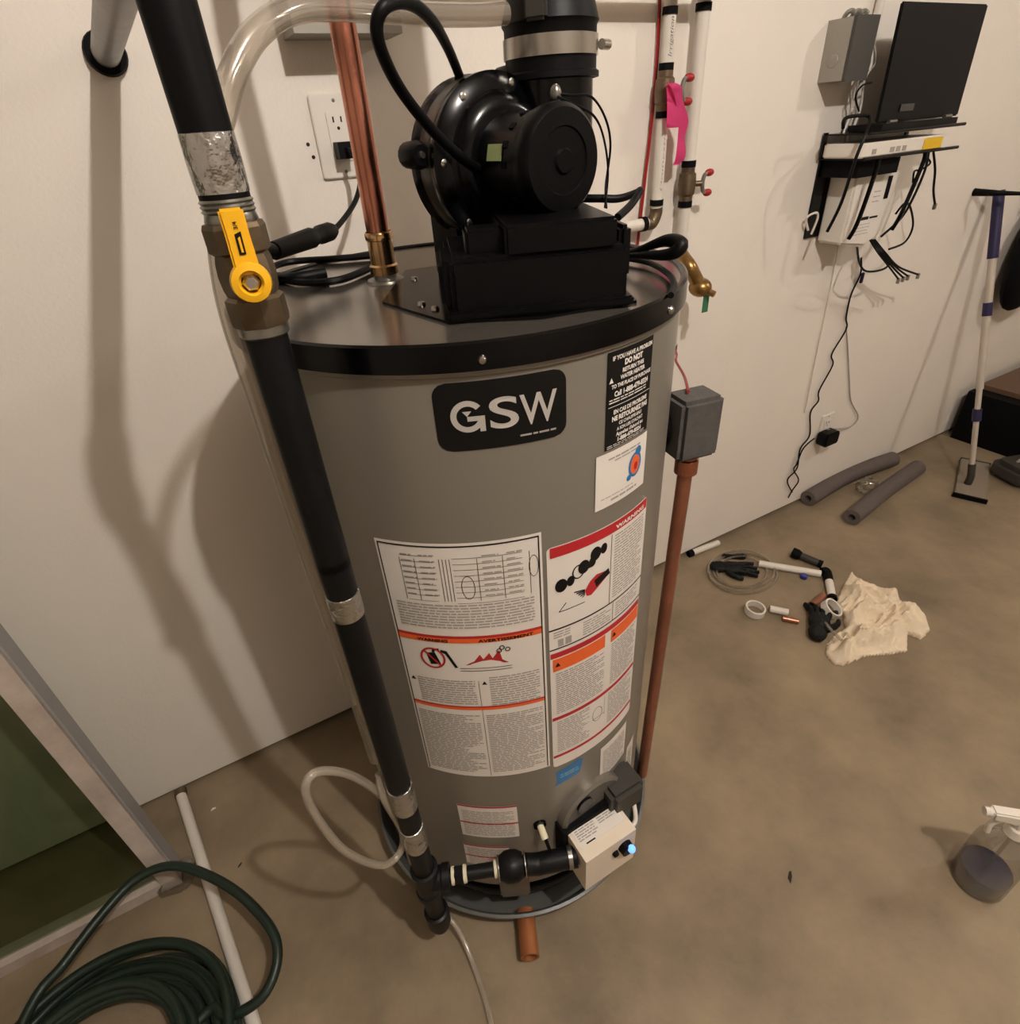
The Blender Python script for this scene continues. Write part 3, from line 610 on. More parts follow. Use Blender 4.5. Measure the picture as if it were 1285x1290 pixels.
# clear hose: vent drain, down the gas pipe, loop, onto the floor
def bigpts():
    P = [HD(637, 17, .74), HD(600, 19, .72), HD(540, 18, .69), HD(480, 13, .655), HD(425, 9, .62), HD(370, 12, .585), HD(325, 40, .56), HD(297, 85, .545), HD(281, 140, .535), HD(274, 195, .53)]
    b = Vector((GX-.0165, GY+.022, 0))
    for z in (1.22, 1.12, 1.0, .85, .70, .60): P.append(b+Vector((-.002 if .9 < z < 1.2 else 0, 0, z)))
    return P
tag(obj('clear_hose', tube(bigpts(), .0095, 14, 10), M_vinyl), 'clear vinyl hose arching from the vent and strapped behind the gas pipe', 'hose')
P = [Vector((GX-.020, GY+.012, .58)), Vector((GX-.024, GY+.006, .53))]
for u, v, dd in ((507, 1048, .505), (503, 1075, .50), (480, 1090, .49), (435, 1072, .485), (398, 1028, .48), (385, 992, .48), (402, 972, .485), (445, 978, .495), (486, 1008, .515), (508, 1048, .535), (522, 1092, .545), (548, 1135, .545)): P.append(HD(u, v, dd))
P += [G(578, 1172, .03), G(600, 1225, .0055), G(618, 1285, .0055), G(625, 1340, .0055), G(620, 1420, .0055)]
tag(obj('drain_tube', tube(P, .0055, 12, 10), M_stube), 'thin milky drain tube looping beside the gas pipe and onto the floor', 'tube')

# ================================================================== copper water pipe
cpx, cpy = -.080, .056
t = thing('copper_pipe', 'bright copper water pipe rising from the heater lid', 'pipe', (cpx, cpy, HT-.004))
obj('pipe_run', rod((cpx, cpy, HT+.03), (cpx, cpy, 1.62), .0143, 24), M_copper, t)
obj('pipe_elbow', tube([(cpx, cpy, 1.61), (cpx, cpy+.004, 1.64), (cpx, cpy+.03, 1.66), (cpx, cpy+.06, 1.663), (cpx, W, 1.663)], .0143, 20), M_copper, t)
obj('solder_coupling', lathe([(.0143, HT+.045), (.0175, HT+.047), (.0175, HT+.054), (.016, HT+.056), (.016, HT+.018), (.0185, HT+.016), (.0185, HT+.006), (.0143, HT+.005)][::-1], (cpx, cpy, 0), n=24), mat('bright_brass', (196, 160, 116), .2, metal=1.0), t)
obj('base_nut', lathe([(0, HT-.004), (.026, HT-.004), (.024, HT-.001), (.015, HT), (.015, HT+.018), (0, HT+.018)], (cpx, cpy, 0), n=20), M_zinc, t)

# ================================================================== wall outlet and cord
def outlet(t, c, w, h, deco=True):
    x, z = c
    pl = obj('face_plate', prism(rboxpoly(w, h, .005), 0, .006, basis((x, W, z), (1, 0, 0), (0, 0, 1), (0, -1, 0))), M_white, t, bevel=.0015)
    obj('receptacle', box(x-.017, x+.017, W-.008, W-.002, z-.034, z+.034), M_white, t, bevel=.001)
    for k in (1, -1):  # slots are solid black pieces; the shade inside the holes is painted
        for dx in (-.0065, .0065): obj('painted_slot', box(x+dx-.0012, x+dx+.0012, W-.0084, W-.006, z+k*.018+.002, z+k*.018+.010), M_ink, t)
        obj('painted_slot', ball((x, W-.0078, z+k*.018-.006), .0026, 1, .3, 1), M_ink, t)
    for k in (1, -1): obj('screw', lathe([(0, 0), (.0028, 0), (.002, .0012), (0, .0015)], (x, W-.006, z+k*h*.42), (0, -1, 0), 10), M_zinc, t)
pc = WL(420, 172)
ox, oz = (-.050+.029)/2, 1.315
t = thing('wall_outlet', 'white wall outlet with a black plug behind the copper pipe', 'outlet', (ox, W, oz))
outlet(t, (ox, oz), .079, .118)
for u, v in ((388, 182), (395, 198)):
    q = WL(u, v, .0); tag(obj('wall_screw', lathe([(0, 0), (.003, 0), (.002, .002), (0, .002)], (q.x, W, q.z), (0, -1, 0), 10), M_grime), 'tiny dark screw head in the wall beside the outlet plate', 'screw', 'wall screws')
t = thing('extension_lead', 'black power cord plugged into the wall outlet', 'cord', (ox, W-.02, oz-.018))
pq = Vector((ox, W-.0085, oz-.018))
obj('plug', box(ox-.014, ox+.010, W-.034, W-.0088, oz-.031, oz-.007), M_blkr, t, bevel=.003)
P = [Vector((ox, W-.033, oz-.018)), HIT(444, 192, (0, .350, 0), -90), HIT(450, 205, (0, .345, 0), -90), HIT(454, 226, (0, .33, 0), -90), HIT(449, 250, (0, .30, 0), -90), HIT(436, 272, (0, .25, 0), -90), HIT(418, 292, (0, .2, 0), -90), HIT(400, 300, (0, .17, 0), -90)]
obj('cable', tube(P, .0040, 10), M_blkr, t)
a = HIT(420, 290, (0, .205, 0), -90); b = HIT(345, 316, (0, .09, 0), -90)
obj('connector', tube([a.lerp(b, k/12) for k in range(13)], lambda k: .0085 if k < .06 else (.0125 if k < .26 else (.0095 if k < .34 else .0135-.004*(k-.34))), 14, 1), M_blkr, t)
c2 = HIT(325, 318, (0, .02, 0), -90)
obj('cable_tail', tube([b, b.lerp(c2, .5)+Vector((0, 0, .004)), c2, HIT(318, 335, (0, -.04, 0), -90), G(338, 348, HT+.006), G(372, 350, HT+.006), G(410, 344, HT+.006)], .0075, 10), M_blkr, t)

# grey electrical box high on the wall above the outlet
a = WL(371, 44, .07); b = WL(508, 47, .07)
tag(obj('wall_box', box(a.x, b.x, W-.07, W, a.z+.002, a.z+.22), M_gbox, bevel=.004), 'grey metal wall box above the outlet behind the clear hose', 'electrical box')

# ================================================================== pvc water lines on the wall
def pvcvalve(t, x, z, y, side, name='valve'):
    v = obj('valve_body', lathe([(0, -.034), (.0145, -.034), (.0145, -.024), (.0185, -.02), (.020, 0), (.0185, .02), (.0145, .024), (.0145, .034), (0, .034)], (x, y, z), n=16), M_brassd, t)
    obj('valve_stem', rod((x, y, z), (x+.028, y-.018, z), .006, 12), M_brassd, v)
    hx = Vector((x+.030, y-.020, z))
    obj('valve_lever', tube([hx+Vector((.012, 0, .020)), hx+Vector((.002, 0, .016)), hx+Vector((-.002, 0, 0)), hx+Vector((.002, 0, -.016)), hx+Vector((.012, 0, -.020))], .0045, 8), M_zinc, v)
    for k in (1, -1): obj('handle_tip', ball(hx+Vector((.016, 0, .020*k)), .009, 1.5, .7, .85), M_redp, v)
def ring(t, x, y, z, hh=.012, r=.0148): return obj('crimp_ring', lathe([(r-.003, z-hh/2), (r, z-hh/2), (r, z+hh/2), (r-.003, z+hh/2)], (x, y, 0), n=20, close=True), M_blkm, t)
PR = .0125; PY = W-.03
x1 = (WL(838, 30, .03).x+WL(832, 250, .03).x)/2; zb1 = WL(831, 262, .03).z; zt1 = WL(840, 10, .03).z
vz = WL(836, 115, .03).z
t = thing('white_water_line', 'white water line marked Irrigation with a pink ribbon on its valve', 'pipe', (x1, PY, zb1))
obj('pipe_upper', rod((x1, PY, vz+.03), (x1, PY, 1.56), PR, 18), M_pvc, t)
obj('pipe_lower', rod((x1, PY, zb1-.005), (x1, PY, vz-.03), PR, 18), M_pvc, t)
pvcvalve(t, x1, vz, PY, 1)
for z in (vz+.040, vz-.040, zb1+.012, zt1-.004): ring(t, x1, PY, z)
zl = WL(825, 280, .03).z
obj('elbow', tube([(x1, PY, zb1+.002), (x1, PY, zb1-.010), (x1-.010, PY, zl), (x1-.026, PY, zl)], .0140, 14), M_brassd, t)
obj('pipe_side', rod((x1-.024, PY, zl), (x1-.32, PY, zl), PR, 18), M_pvc, t)
obj('wall_elbow', tube([(x1-.31, PY, zl), (x1-.335, PY+.002, zl), (x1-.345, PY+.012, zl), (x1-.345, W, zl)], .0145, 14), M_brassd, t)
obj('crimp_ring', lathe([(.0135, 0), (.0152, 0), (.0152, .012), (.0135, .012)], (x1-.042, PY, zl), (1, 0, 0), 20, close=True), M_blkm, t)
# handwriting reads upward along the pipe
def pipetext(s, x, z0, z1, az, h, name, mt=M_ink):
    bm = B()
    L = z1-z0
    def f(a, b):
        an = math.radians(az)-b/PR
        return Vector((x+(PR+.0006)*math.cos(an), PY+(PR+.0006)*math.sin(an), z0+a))
    add_text(bm, s, f, 0, -.002, h, width=L, bold=-.016, shear=.25); return obj(name, bm, mt, t, smooth=0, label='black marker handwriting')
pipetext('Irrigation', x1, vz+.055, zt1-.015, -98, .012, 'handwriting')
pipetext('Domestic', x1, zb1+.035, vz-.07, -98, .006, 'handwriting', mat('faded_ink', (90, 82, 74), .6))
# pink ribbon
rb = thing('pink_ribbon', 'bright pink plastic ribbon tied to the water line valve', 'ribbon', (x1+.03, PY-.03, vz))
def ribbon(pts, w, name):
    bm = B(); P = spline(pts, 6); va = []
    for i, q in enumerate(P): va.append((bm.verts.new(q+Vector((-w/2, .0, 0))), bm.verts.new(q+Vector((w/2, .004*math.sin(i*.6), 0)))))
    for a_, b_ in zip(va, va[1:]): bm.faces.new((a_[0], a_[1], b_[1], b_[0]))
    bmesh.ops.solidify(bm, geom=bm.faces[:], thickness=.0008); return obj(name, bm, M_pink, rb)
o3 = .055
ribbon([WL(838, 104, o3), WL(848, 106, o3+.01), WL(855, 120, o3+.012), WL(860, 150, o3), WL(859, 175, o3), WL(856, 200, .05), WL(852, 208, .05)], .024, 'ribbon_tail')
ribbon([WL(848, 108, o3+.004), WL(849, 130, o3+.004), WL(848, 161, o3+.004)], .036, 'ribbon_flap')

x2 = (WL(885, 40, .03).x+WL(859, 285, .03).x)/2; vz2 = WL(866, 232, .03).z; zt2 = WL(889, 9, .03).z
t = thing('white_water_line', 'white water line with red lever valve and brass drain cock', 'pipe', (x2, PY, .765))
obj('pipe_upper', rod((x2, PY, vz2+.03), (x2, PY, 1.56), PR+.001, 18), M_pvc, t)
obj('pipe_lower', rod((x2, PY, .80), (x2, PY, vz2-.03), PR+.001, 18), M_pvc, t)
pvcvalve(t, x2, vz2, PY, 1)
obj('wall_elbow', tube([(x2, PY, .81), (x2, PY+.002, .79), (x2, PY+.012, .78), (x2, W, .78)], .0155, 14), M_brassd, t)
for z in (vz2+.040, vz2-.040, zt2): ring(t, x2, PY, z, .013, .0158)
# drain cock
a = WL(855, 325, .05); c = WL(880, 362, .085); c.x -= 0
q0 = Vector((x2+.005, PY, 1.005)); c = HIT(882, 362, (0, .315, 0), -90); q1 = HIT(868, 335, (0, .33, 0), -90)
dc = obj('drain_cock', tube([Vector((x2, PY, q1.z+.02)), q1, q1.lerp(c, .5), c], .0165, 16), M_brass, t, label='brass drain cock')
obj('cock_body', ball(c, .026, 1, 1.1, .85), M_brass, dc)
e = HIT(900, 371, (0, .28, 0), -90); obj('spout', rod(c, e, .0075, 14), M_brass, dc)
e2 = c+Vector((.010, -.014, -.032)); obj('green_tag', box(-.009, .009, -.001, .001, -.026, .016, Matrix.Translation(e2)), M_green, dc)
# horizontal supply across the top of the view
za = WL(800, -6, .03).z
t = thing('supply_manifold', 'horizontal white supply pipe along the wall above the valves', 'pipe', (x1, PY, 1.53))
obj('wall_elbow', tube([(x1-.49, PY-.026, 1.512), (x1-.515, PY-.024, 1.512), (x1-.525, PY-.012, 1.512), (x1-.525, W, 1.512)], .0145, 14), M_brassd, t)
obj('pipe_run', rod((x1-.5, PY-.026, 1.512), (x2+.02, PY-.026, 1.512), PR, 18), M_pvc, t)
for x in (x1, x2): obj('tee', rod((x-.02, PY-.026, 1.512), (x+.02, PY-.026, 1.512), .0165, 16), M_brassd, t)
# red wires
def wire(name, pts, r, m, lab, cat='wire', group=None, n=6): return tag(obj(name, tube(pts, r, n, 6), m), lab, cat, group)
wire('red_wire', [WL(832, -20, .008), WL(828, 70, .008), WL(821, 150, .008), WL(812, 230, .008), WL(803, 310, .008), WL(797, 380, .008)], .0035, M_redp, 'thin red wire running down the wall beside the Irrigation line')
wire('red_wire', [Vector((.46, W, 1.02)), Vector((.44, W-.03, 1.02)), HIT(838, 430, (0, .12, 0), -90), HIT(852, 456, (0, 0, 0), -90), HIT(862, 474, (0, -.08, 0), -90), HIT(867, 493, (0, -.19, 0), -90)], .0022, M_redp, 'short red wire curving out from behind the foam wrapped relief valve')

# ================================================================== network shelf
def network():
    # grey junction box
    t = thing('junction_box', 'grey metal junction box on the wall left of the network shelf', 'electrical box', (1.22, W, 1.41))
    obj('box_body', box(1.178, 1.262, W-.062, W, 1.355, 1.472), M_gbox, t, bevel=.003)
    obj('box_cover', box(1.180, 1.262, W-.07, W-.0625, 1.353, 1.474), M_gboxd, t, bevel=.002, label='dark grey cover')
    for x in (1.20, 1.225, 1.247): obj('cable_clamp', tube([(x, W-.02, 1.470), (x+.004, W-.024, 1.482), (x+.012, W-.03, 1.486), (x+.018, W-.035, 1.480)], .005, 8), M_zinc, t)
    obj('knockout', lathe([(0, 0), (.014, 0), (.013, .0012), (0, .0014)], (1.178, W-.03, 1.395), (-1, 0, 0), 20), M_gbox, t)
    tag(obj('conduit', rod((1.335, W-.012, 1.40), (1.345, W-.012, 2.5), .010, 12), M_pvc), 'thin white conduit rising beside the junction box', 'conduit')
    # shelf
    t = thing('network_shelf', 'black two tier metal wall shelf holding the laptop and router', 'shelf', (1.42, W, 1.2))
    x0, x1_ = 1.235, 1.60
    obj('back_plate', box(1.243, 1.300, W-.006, W-.0005, 1.0, 1.195), M_blk, t)
    obj('back_plate', box(1.52, 1.575, W-.006, W-.0005, 1.0, 1.195), M_blk, t)
    for z in (1.190, 1.243):
        obj('tray', box(x0, x1_, W-.125, W-.006, z, z+.004), M_blk, t)
        obj('front_rail', rod((x0, W-.128, z+.002), (x1_+.042, W-.128, z+.002), .004, 10), M_blk, t)
    for x in (x0+.004, x1_-.01): obj('side_post', box(x-.006, x+.006, W-.012, W-.006, 1.19, 1.25), M_blk, t)
    obj('under_box', box(1.25, 1.42, W-.11, W-.01, 1.150, 1.189), M_blkm, t, bevel=.004)
    for x, x_ in ((1.30, 1.285), (1.50, 1.475)):
        obj('hanger', tube([(x, W-.125, 1.19), (x, W-.126, 1.16), (x_, W-.122, 1.05), (x_-.004, W-.11, 1.005)], .0055, 8), M_blk, t)
    t = thing('laptop', 'open black laptop standing on the top tier of the wall shelf', 'laptop', (1.46, W-.08, 1.25))
    obj('base', box(1.29, 1.615, W-.12, W-.03, 1.2475, 1.262), M_blkp, t, bevel=.003)
    obj('screen_lid', box(1.292, 1.642, -.004, .004, 0, .230, Matrix.Translation((0, W-.10, 1.264)) @ Matrix.Rotation(-.03, 4, 'X')), M_screen, t, bevel=.003)
    for x in (1.33, 1.57): obj('hinge', rod((x, W-.108, 1.265), (x+.03, W-.108, 1.265), .005, 10), M_zinc, t)
    obj('lid_sticker', box(1.37, 1.425, W-.1062, W-.1052, 1.285, 1.300), mat('dim_grey', (70, 68, 64), .5), t)
    t = thing('router', 'white slim router with a yellow sticker on the lower shelf tier', 'router', (1.40, W-.07, 1.195))
    obj('case', prism(rboxpoly(.36, .115, .02), 1.1945, 1.226, Matrix.Translation((1.405, W-.070, 0))), M_white, t, bevel=.003)
    obj('yellow_sticker', box(1.475, 1.555, W-.1295, W-.1280, 1.197, 1.222), M_yelst, t)
    for x in (1.262, 1.335, 1.360, 1.385): obj('port', box(x, x+.016, W-.1288, W-.1278, 1.201, 1.212), M_lgrey, t)
    # modem
    t = thing('modem', 'white upright modem with printed label hanging below the shelf', 'modem', (1.38, W-.06, .98))
    prof = [(0, 1.152), (.185, 1.158), (.190, 1.03), (.150, .985), (.10, .970), (0, .985)]
    obj('case', prism([(x, z) for x, z in prof], 0, .078, basis((1.292, W-.008, 0), (1, 0, 0), (0, 0, 1), (0, -1, 0))), M_white, t, bevel=.006)
    yf = W-.0865
    obj('print_panel', box(1.325, 1.425, yf-.0006, yf, .995, 1.12), M_label, t)
    f = lambda x, y: Vector((1.325+x, yf-.0012, 1.12-y)); bm = B(); rn = random.Random(5)
    lcopy(bm, f, .055, .012, .085, .05, .012, .2, .3, rn); lcopy(bm, f, .006, .09, .07, .12, .008, .2, .3, rn); obj('fine_print', bm, M_lgrey, t, smooth=0)
    bm = B(); lrect(bm, f, .006, .072, .058, .080); lrect(bm, f, .062, .074, .098, .079); obj('barcode', bm, M_ink, t, smooth=0)
    obj('vent', box(1.430, 1.448, yf-.001, yf, 1.085, 1.140), M_blkm, t)
    # cables
    def cab(pts, r, m, lab, name='network_cable'): return wire(name, pts, r, m, lab, 'cable', 'cables around the network shelf')
    yo = .11
    cab([WL(1080, 312, .06), WL(1082, 328, yo), WL(1088, 340, yo), WL(1100, 342, yo), WL(1115, 338, yo), WL(1122, 330, yo)], .003, M_blkr, 'black cable sagging in a shallow loop under the modem')
    def plug(o, q): obj('plug', box(-.004, .004, -.004, .004, -.012, .004, Matrix.Translation(q)), M_zinc, o, bevel=.001)
    for i, (u, v) in enumerate([(1132, 352), (1138, 350), (1144, 348), (1157, 346)]):
        o = cab([WL(1096+i*2, 302, .07), WL(1106+i*3, 318, yo), WL(1120+i*4, 336, yo), WL(u, v, yo)], .0028, M_blkr, 'black lead dangling with a silver plug below the modem'); plug(o, WL(u, v, yo))
    cab([WL(1170, 192, .12), WL(1165, 215, .125), WL(1150, 250, .12), WL(1135, 275, .11), WL(1110, 298, .1)], .0032, M_blkr, 'black cable running from the shelf rail down to the modem corner')
    o = cab([WL(1176, 192, .125), WL(1178, 215, .125), WL(1176, 240, .125), WL(1178, 258, .125)], .003, M_blkr, 'short black lead hanging straight down from the shelf rail'); plug(o, WL(1178, 258, .125))
    cab([WL(1164, 195, .12), WL(1172, 205, .12), WL(1160, 214, .12), WL(1152, 216, .12), WL(1150, 230, .12)], .0025, M_blkr, 'black lead twisted around the cables below the shelf rail')
    cab([WL(1128, 270, .09), WL(1140, 256, .1), WL(1147, 262, .1), WL(1150, 285, .1), WL(1140, 305, .1), WL(1120, 314, .1)], .003, M_blkr, 'black cable bowed in a round loop beside the modem')
    cab([WL(1062, 162, .1), WL(1064, 150, .1), WL(1078, 146, .1), WL(1095, 147, .1), WL(1092, 165, .135), WL(1078, 200, .135), WL(1060, 255, .12), WL(1042, 292, .1)], .004, M_blkr, 'thick black cable draped over the shelf front and across the modem')
    cab([WL(1018, 290, .012), WL(1016, 275, .02), WL(1028, 268, .03), WL(1030, 275, .03), WL(1022, 295, .02)], .003, M_white, 'white cable coiled beside the modem left edge')
    for i, (u, v) in enumerate([(1082, 120), (1088, 125), (1076, 130)]):
        cab([WL(1100-i*2, 50, .02), WL(1103-i*5, 80, .035), WL(u, v-20, .03), WL(u-4, v+12, .02), WL(u-16, v+45, .02), WL(u-18, v+60, .03)], .0028, M_white if i else M_lgrey, 'pale wire hanging between the junction box and the laptop')
    cab([WL(1082, 140, .04), WL(1078, 122, .05), WL(1086, 108, .05), WL(1098, 104, .04)], .0022, M_blkr, 'thin dark wire curled behind the laptop screen')
    cab([WL(1085, 325, .02), WL(1084, 345, .01), WL(1072, 372, .008), WL(1066, 400, .008), WL(1066, 415, .008), WL(1048, 446, .008), WL(1049, 460, .008), WL(1032, 492, .008), WL(1031, 505, .008), WL(1021, 520, .008), WL(1020, 548, .008), WL(1008, 566, .010), WL(1004, 590, .010), WL(992, 605, .01), WL(998, 620, .01)], .0026, M_blkr, 'long kinked black cable running down the wall to the power adapter')
    cab([WL(1026, 552, .03), WL(1012, 565, .02), WL(1004, 584, .012), WL(1000, 592, .012), WL(1006, 605, .012), WL(998, 618, .012), WL(993, 627, .02)], .0026, M_blkr, 'black adapter lead tangled by the foot of the wall')
    cab([WL(1066, 412, .006), WL(1068, 440, .006), WL(1070, 480, .006), WL(1072, 505, .006), WL(1081, 525, .006), WL(1070, 538, .01), WL(1042, 541, .02)], .0022, M_lgrey, 'thin grey cable hanging beside the kinked black cable')
    cab([WL(1058, 300, .01), WL(1050, 345, .006), WL(1042, 385, .006), WL(1030, 440, .006), WL(1022, 480, .006), WL(1014, 520, .006)], .0022, M_white, 'white cable running down the painted wall under the modem')
    q = WL(1086, 350, .012); tag(obj('cable_tag', box(-.005, .005, -.004, .004, -.016, .016, Matrix.Translation(q)), M_navy, bevel=.002), 'dark navy cable clip under the modem', 'clip')
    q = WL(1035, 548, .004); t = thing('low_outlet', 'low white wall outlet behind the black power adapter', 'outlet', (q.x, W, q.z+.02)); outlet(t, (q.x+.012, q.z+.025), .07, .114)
    bm = prism(rboxpoly(.075, .052, .012), .009, .05, basis((q.x, W, q.z), (1, 0, 0), (0, 0, 1), (0, -1, 0)))
    tag(obj('power_adapter', bm, M_blkp, bevel=.004), 'black square power adapter plugged in low on the wall', 'adapter')
network()

# ================================================================== far right: mop, chair, case
def mop():
    jt = G(1223, 600, .05); top = WL(1259, 240, .028)
    t = thing('mop', 'flat mop with pale pole and navy grip leaning on the wall', 'mop', (jt.x, jt.y, 0))
    d = (top-jt)
    def at(k): return jt+d*k
    obj('lower_pole', rod(at(.02), at(.36), .0095, 14), M_alu, t)
    obj('upper_pole', rod(at(.34), at(.80), .0125, 14), M_alu, t)
    obj('grip', rod(at(.79), at(1.0), .0165, 16), M_navy, t, bevel=.003)
    for k in (.22, .60): obj('collar', rod(at(k), at(k+.045), .015, 14), M_navy, t)
    a, b, c, e = G(1200, 625), G(1241, 635), G(1250, 588), G(1205, 581)
    ax = ((c+e)/2-(a+b)/2); L = ax.length; ax.normalize(); pe = Vector((ax.y, -ax.x, 0)); cen = (a+b+c+e)/4
    obj('mop_head', box(-L/2, L/2, -.05, .05, .004, .016, basis(cen, ax, pe, (0, 0, 1))), M_pad, t, bevel=.003)
    obj('head_edge', box(-L/2-.006, -L/2+.004, -.055, .055, .002, .018, basis(cen, ax, pe, (0, 0, 1))), M_blkm, t)
    obj('head_edge', box(L/2-.004, L/2+.003, -.052, .052, .002, .018, basis(cen, ax, pe, (0, 0, 1))), M_dkgrey, t)
    obj('swivel', tube([Vector((jt.x, jt.y, .014)), jt, at(.05)], .013, 10), M_dkgrey, t)
    # black rail and chair
    p0 = WL(1248, 243, .05); p1 = WL(1290, 244, .12)
    tag(obj('wall_hook', tube([Vector((p0.x, W, p0.z)), p0, p0.lerp(p1, .4), p1], lambda k: .012-.007*k, 10), M_blkm), 'black hook arm above the mop grip', 'hook')
    t = thing('black_bench', 'low black covered bench with a brown top beyond the leaning mop', 'bench', (2.8, .2, 0))
    obj('bench_body', prism([(2.535, .37), (2.535, .12), (2.60, .02), (3.2, -.05), (3.2, .37)], .0, .225), M_blkm, t, bevel=.02)
    obj('bench_top', prism([(2.60, .36), (2.60, .10), (3.2, -.03), (3.2, .36)], .225, .245), M_wood, t, bevel=.005)
    t = thing('hanging_bag', 'black soft bag hanging on the wall behind the mop pole', 'bag', (2.60, .34, .6))
    bm = B(); ball((2.60, W-.062, .80), 1, .20, .055, .215, bm, 24, 16)
    for v in bm.verts: v.co.x = 2.60+(v.co.x-2.60)*(1+.12*(.8-v.co.z)/.2); v.co.z = .8+(v.co.z-.8)*(1+.25*abs(v.co.x-2.60)/.2)
    obj('bag_body', bm, M_blkm, t)
    obj('bag_strap', tube([(2.45, W-.05, .98), (2.47, W-.04, 1.05), (2.52, W-.03, 1.10), (2.58, W-.04, 1.05), (2.62, W-.05, .98)], .008, 8), M_blkm, t)
    a = G(1246, 608); t = thing('floor_case', 'low dark grey rounded case on the floor beside the mop', 'case', (2.38, .02, 0))
    obj('case_body', prism(rboxpoly(.30, .16, .045), 0, .075, Matrix.Translation((2.44, .005, 0)) @ Matrix.Rotation(-.35, 4, 'Z')), M_dkgrey, t, bevel=.02)
    obj('case_handle', tube([(2.36, .05, .07), (2.37, .04, .09), (2.42, .02, .09), (2.43, .02, .07)], .006, 8), M_lgrey, t)
mop()

# ================================================================== floor bits at the right
def foam(u0, v0, um, vm, u1, v1, lab):
    r = .031; P = spline([G(u0, v0, r), G(um, vm, r), G(u1, v1, r)], 8); bm = B(); n = 18; R1, R2 = [], []
    for rr, lst in ((r, R1), (r*.42, R2)):
        for i, p in enumerate(P):
            T = (P[min(i+1, len(P)-1)]-P[max(i-1, 0)]).normalized(); N = Vector((0, 0, 1)); Bn = T.cross(N).normalized()
            lst.append([bm.verts.new(p+rr*(math.cos(6.28318*k/n)*N+math.sin(6.28318*k/n)*Bn)) for k in range(n)])
    for L in (R1, R2):
        for a, b in zip(L, L[1:]):
            for k in range(n): bm.faces.new((a[k], a[(k+1) % n], b[(k+1) % n], b[k]))
    for i in (0, -1):
        for k in range(n): bm.faces.new((R1[i][k], R1[i][(k+1) % n], R2[i][(k+1) % n], R2[i][k]))
    return tag(obj('foam_tube', bm, M_foam), lab, 'foam tube', 'pipe insulation tubes')
foam(1018, 628, 1070, 598, 1125, 578, 'bowed grey foam pipe insulation tube lying against the wall')
foam(1073, 652, 1112, 620, 1156, 589, 'straight grey foam pipe insulation tube lying out from the wall')
q = G(1092, 612, .03); bm = B(); bmesh.ops.create_icosphere(bm, subdivisions=3, radius=.036)
for v in bm.verts: v.co *= 1+.45*noise.noise(v.co*60); v.co.z = max(v.co.z, -.028)
bmesh.ops.translate(bm, verts=bm.verts, vec=q); tag(obj('plastic_wrap', bm, M_bottle), 'crumpled clear plastic between the two foam tubes', 'plastic wrap')
def grd(u, v, r): p = G(u, v, r); return p
def fpipe(name, a, b, r, m, lab, cat, ri=None, grp=None):
    A, Bp = G(*a, r), G(*b, r); A.z = Bp.z = r+.0005
    return tag(obj(name, pipe(A, Bp, r, ri or r*.8, 18), m), lab, cat, grp)
wp = thing('pipe_offcut', 'white pipe offcut with a black end lying at the foot of the wall', 'pipe', G(885, 690, 0))
A = G(870, 696, .011); Bq = G(905, 684, .011); A.y = min(A.y, W-.014); Bq.y = min(Bq.y, W-.014); A.z = Bq.z = .0115
obj('pipe_run', pipe(A, Bq, .011, .009, 16), M_pvc, wp); obj('pipe_end', pipe(A-(Bq-A).normalized()*.014, A+(Bq-A)*.04, .0122, .009, 16), M_blkm, wp)
fpipe('pipe_offcut', (956, 710), (1034, 723), .0115, M_pvc, 'long white pipe offcut on the floor between gloves and rag', 'pipe')
el = thing('pipe_elbow_piece', 'short white pipe with black elbow lying beside the white rag', 'pipe', G(1046, 738, 0))
A = G(1044, 730, .012); Bq = G(1048, 752, .012); A.z = Bq.z = .0125
obj('pipe_run', pipe(A, Bq, .0125, .009, 16), M_pvc, el); C_ = G(1041, 721, .012); C_.z = .0145; obj('elbow', tube([C_+Vector((-.012, .008, 0)), C_, A+(Bq-A)*.12], .014, 12), M_blkm, el); obj('collar', pipe(Bq, Bq+(Bq-A).normalized()*.012, .0145, .009, 16), M_blkm, el)
fpipe('pipe_offcut', (970, 767), (993, 772), .011, M_pvc, 'short white pipe offcut beside the white tape ring', 'pipe')
fpipe('copper_offcut', (1023, 763), (1037, 751), .0125, M_coppert, 'stubby copper offcut leaning towards the short white elbow pipe', 'pipe')
fpipe('copper_offcut', (986, 779), (1006, 783), .0085, M_coppert, 'thin copper offcut under the short white pipe offcut', 'pipe')
# torch
fl = thing('flashlight', 'small black flashlight on the concrete near the long white offcut', 'flashlight', G(1015, 702, 0))
A = G(998, 697, .014); Bq = G(1034, 711, .012); A.z = .0185; Bq.z = .0135; d = (Bq-A)
obj('head', lathe([(0, 0), (.018, 0), (.018, .018), (.0125, .03), (0, .03)], A, d, 18), M_blkm, fl)
obj('barrel', rod(A+d.normalized()*.028, Bq, .0125, 16), M_dkgrey, fl); obj('tail_cap', rod(Bq-d.normalized()*.008, Bq+d.normalized()*.004, .0132, 16), M_blkm, fl)
def tapering(u, v, tilt, lab):
    p = G(u, v, .012); R = .030; h = .022
    bm = lathe([(R-.005, -h/2), (R, -h/2), (R, h/2), (R-.005, h/2)], p+Vector((0, 0, .0)), (math.sin(tilt)*.5, -math.sin(tilt), math.cos(tilt)), 28, close=True)
    lo = min(v_.co.z for v_ in bm.verts); bmesh.ops.translate(bm, verts=bm.verts, vec=(0, 0, .001-lo)); return tag(obj('pipe_ring', bm, M_pvc), lab, 'ring', 'white pipe rings')
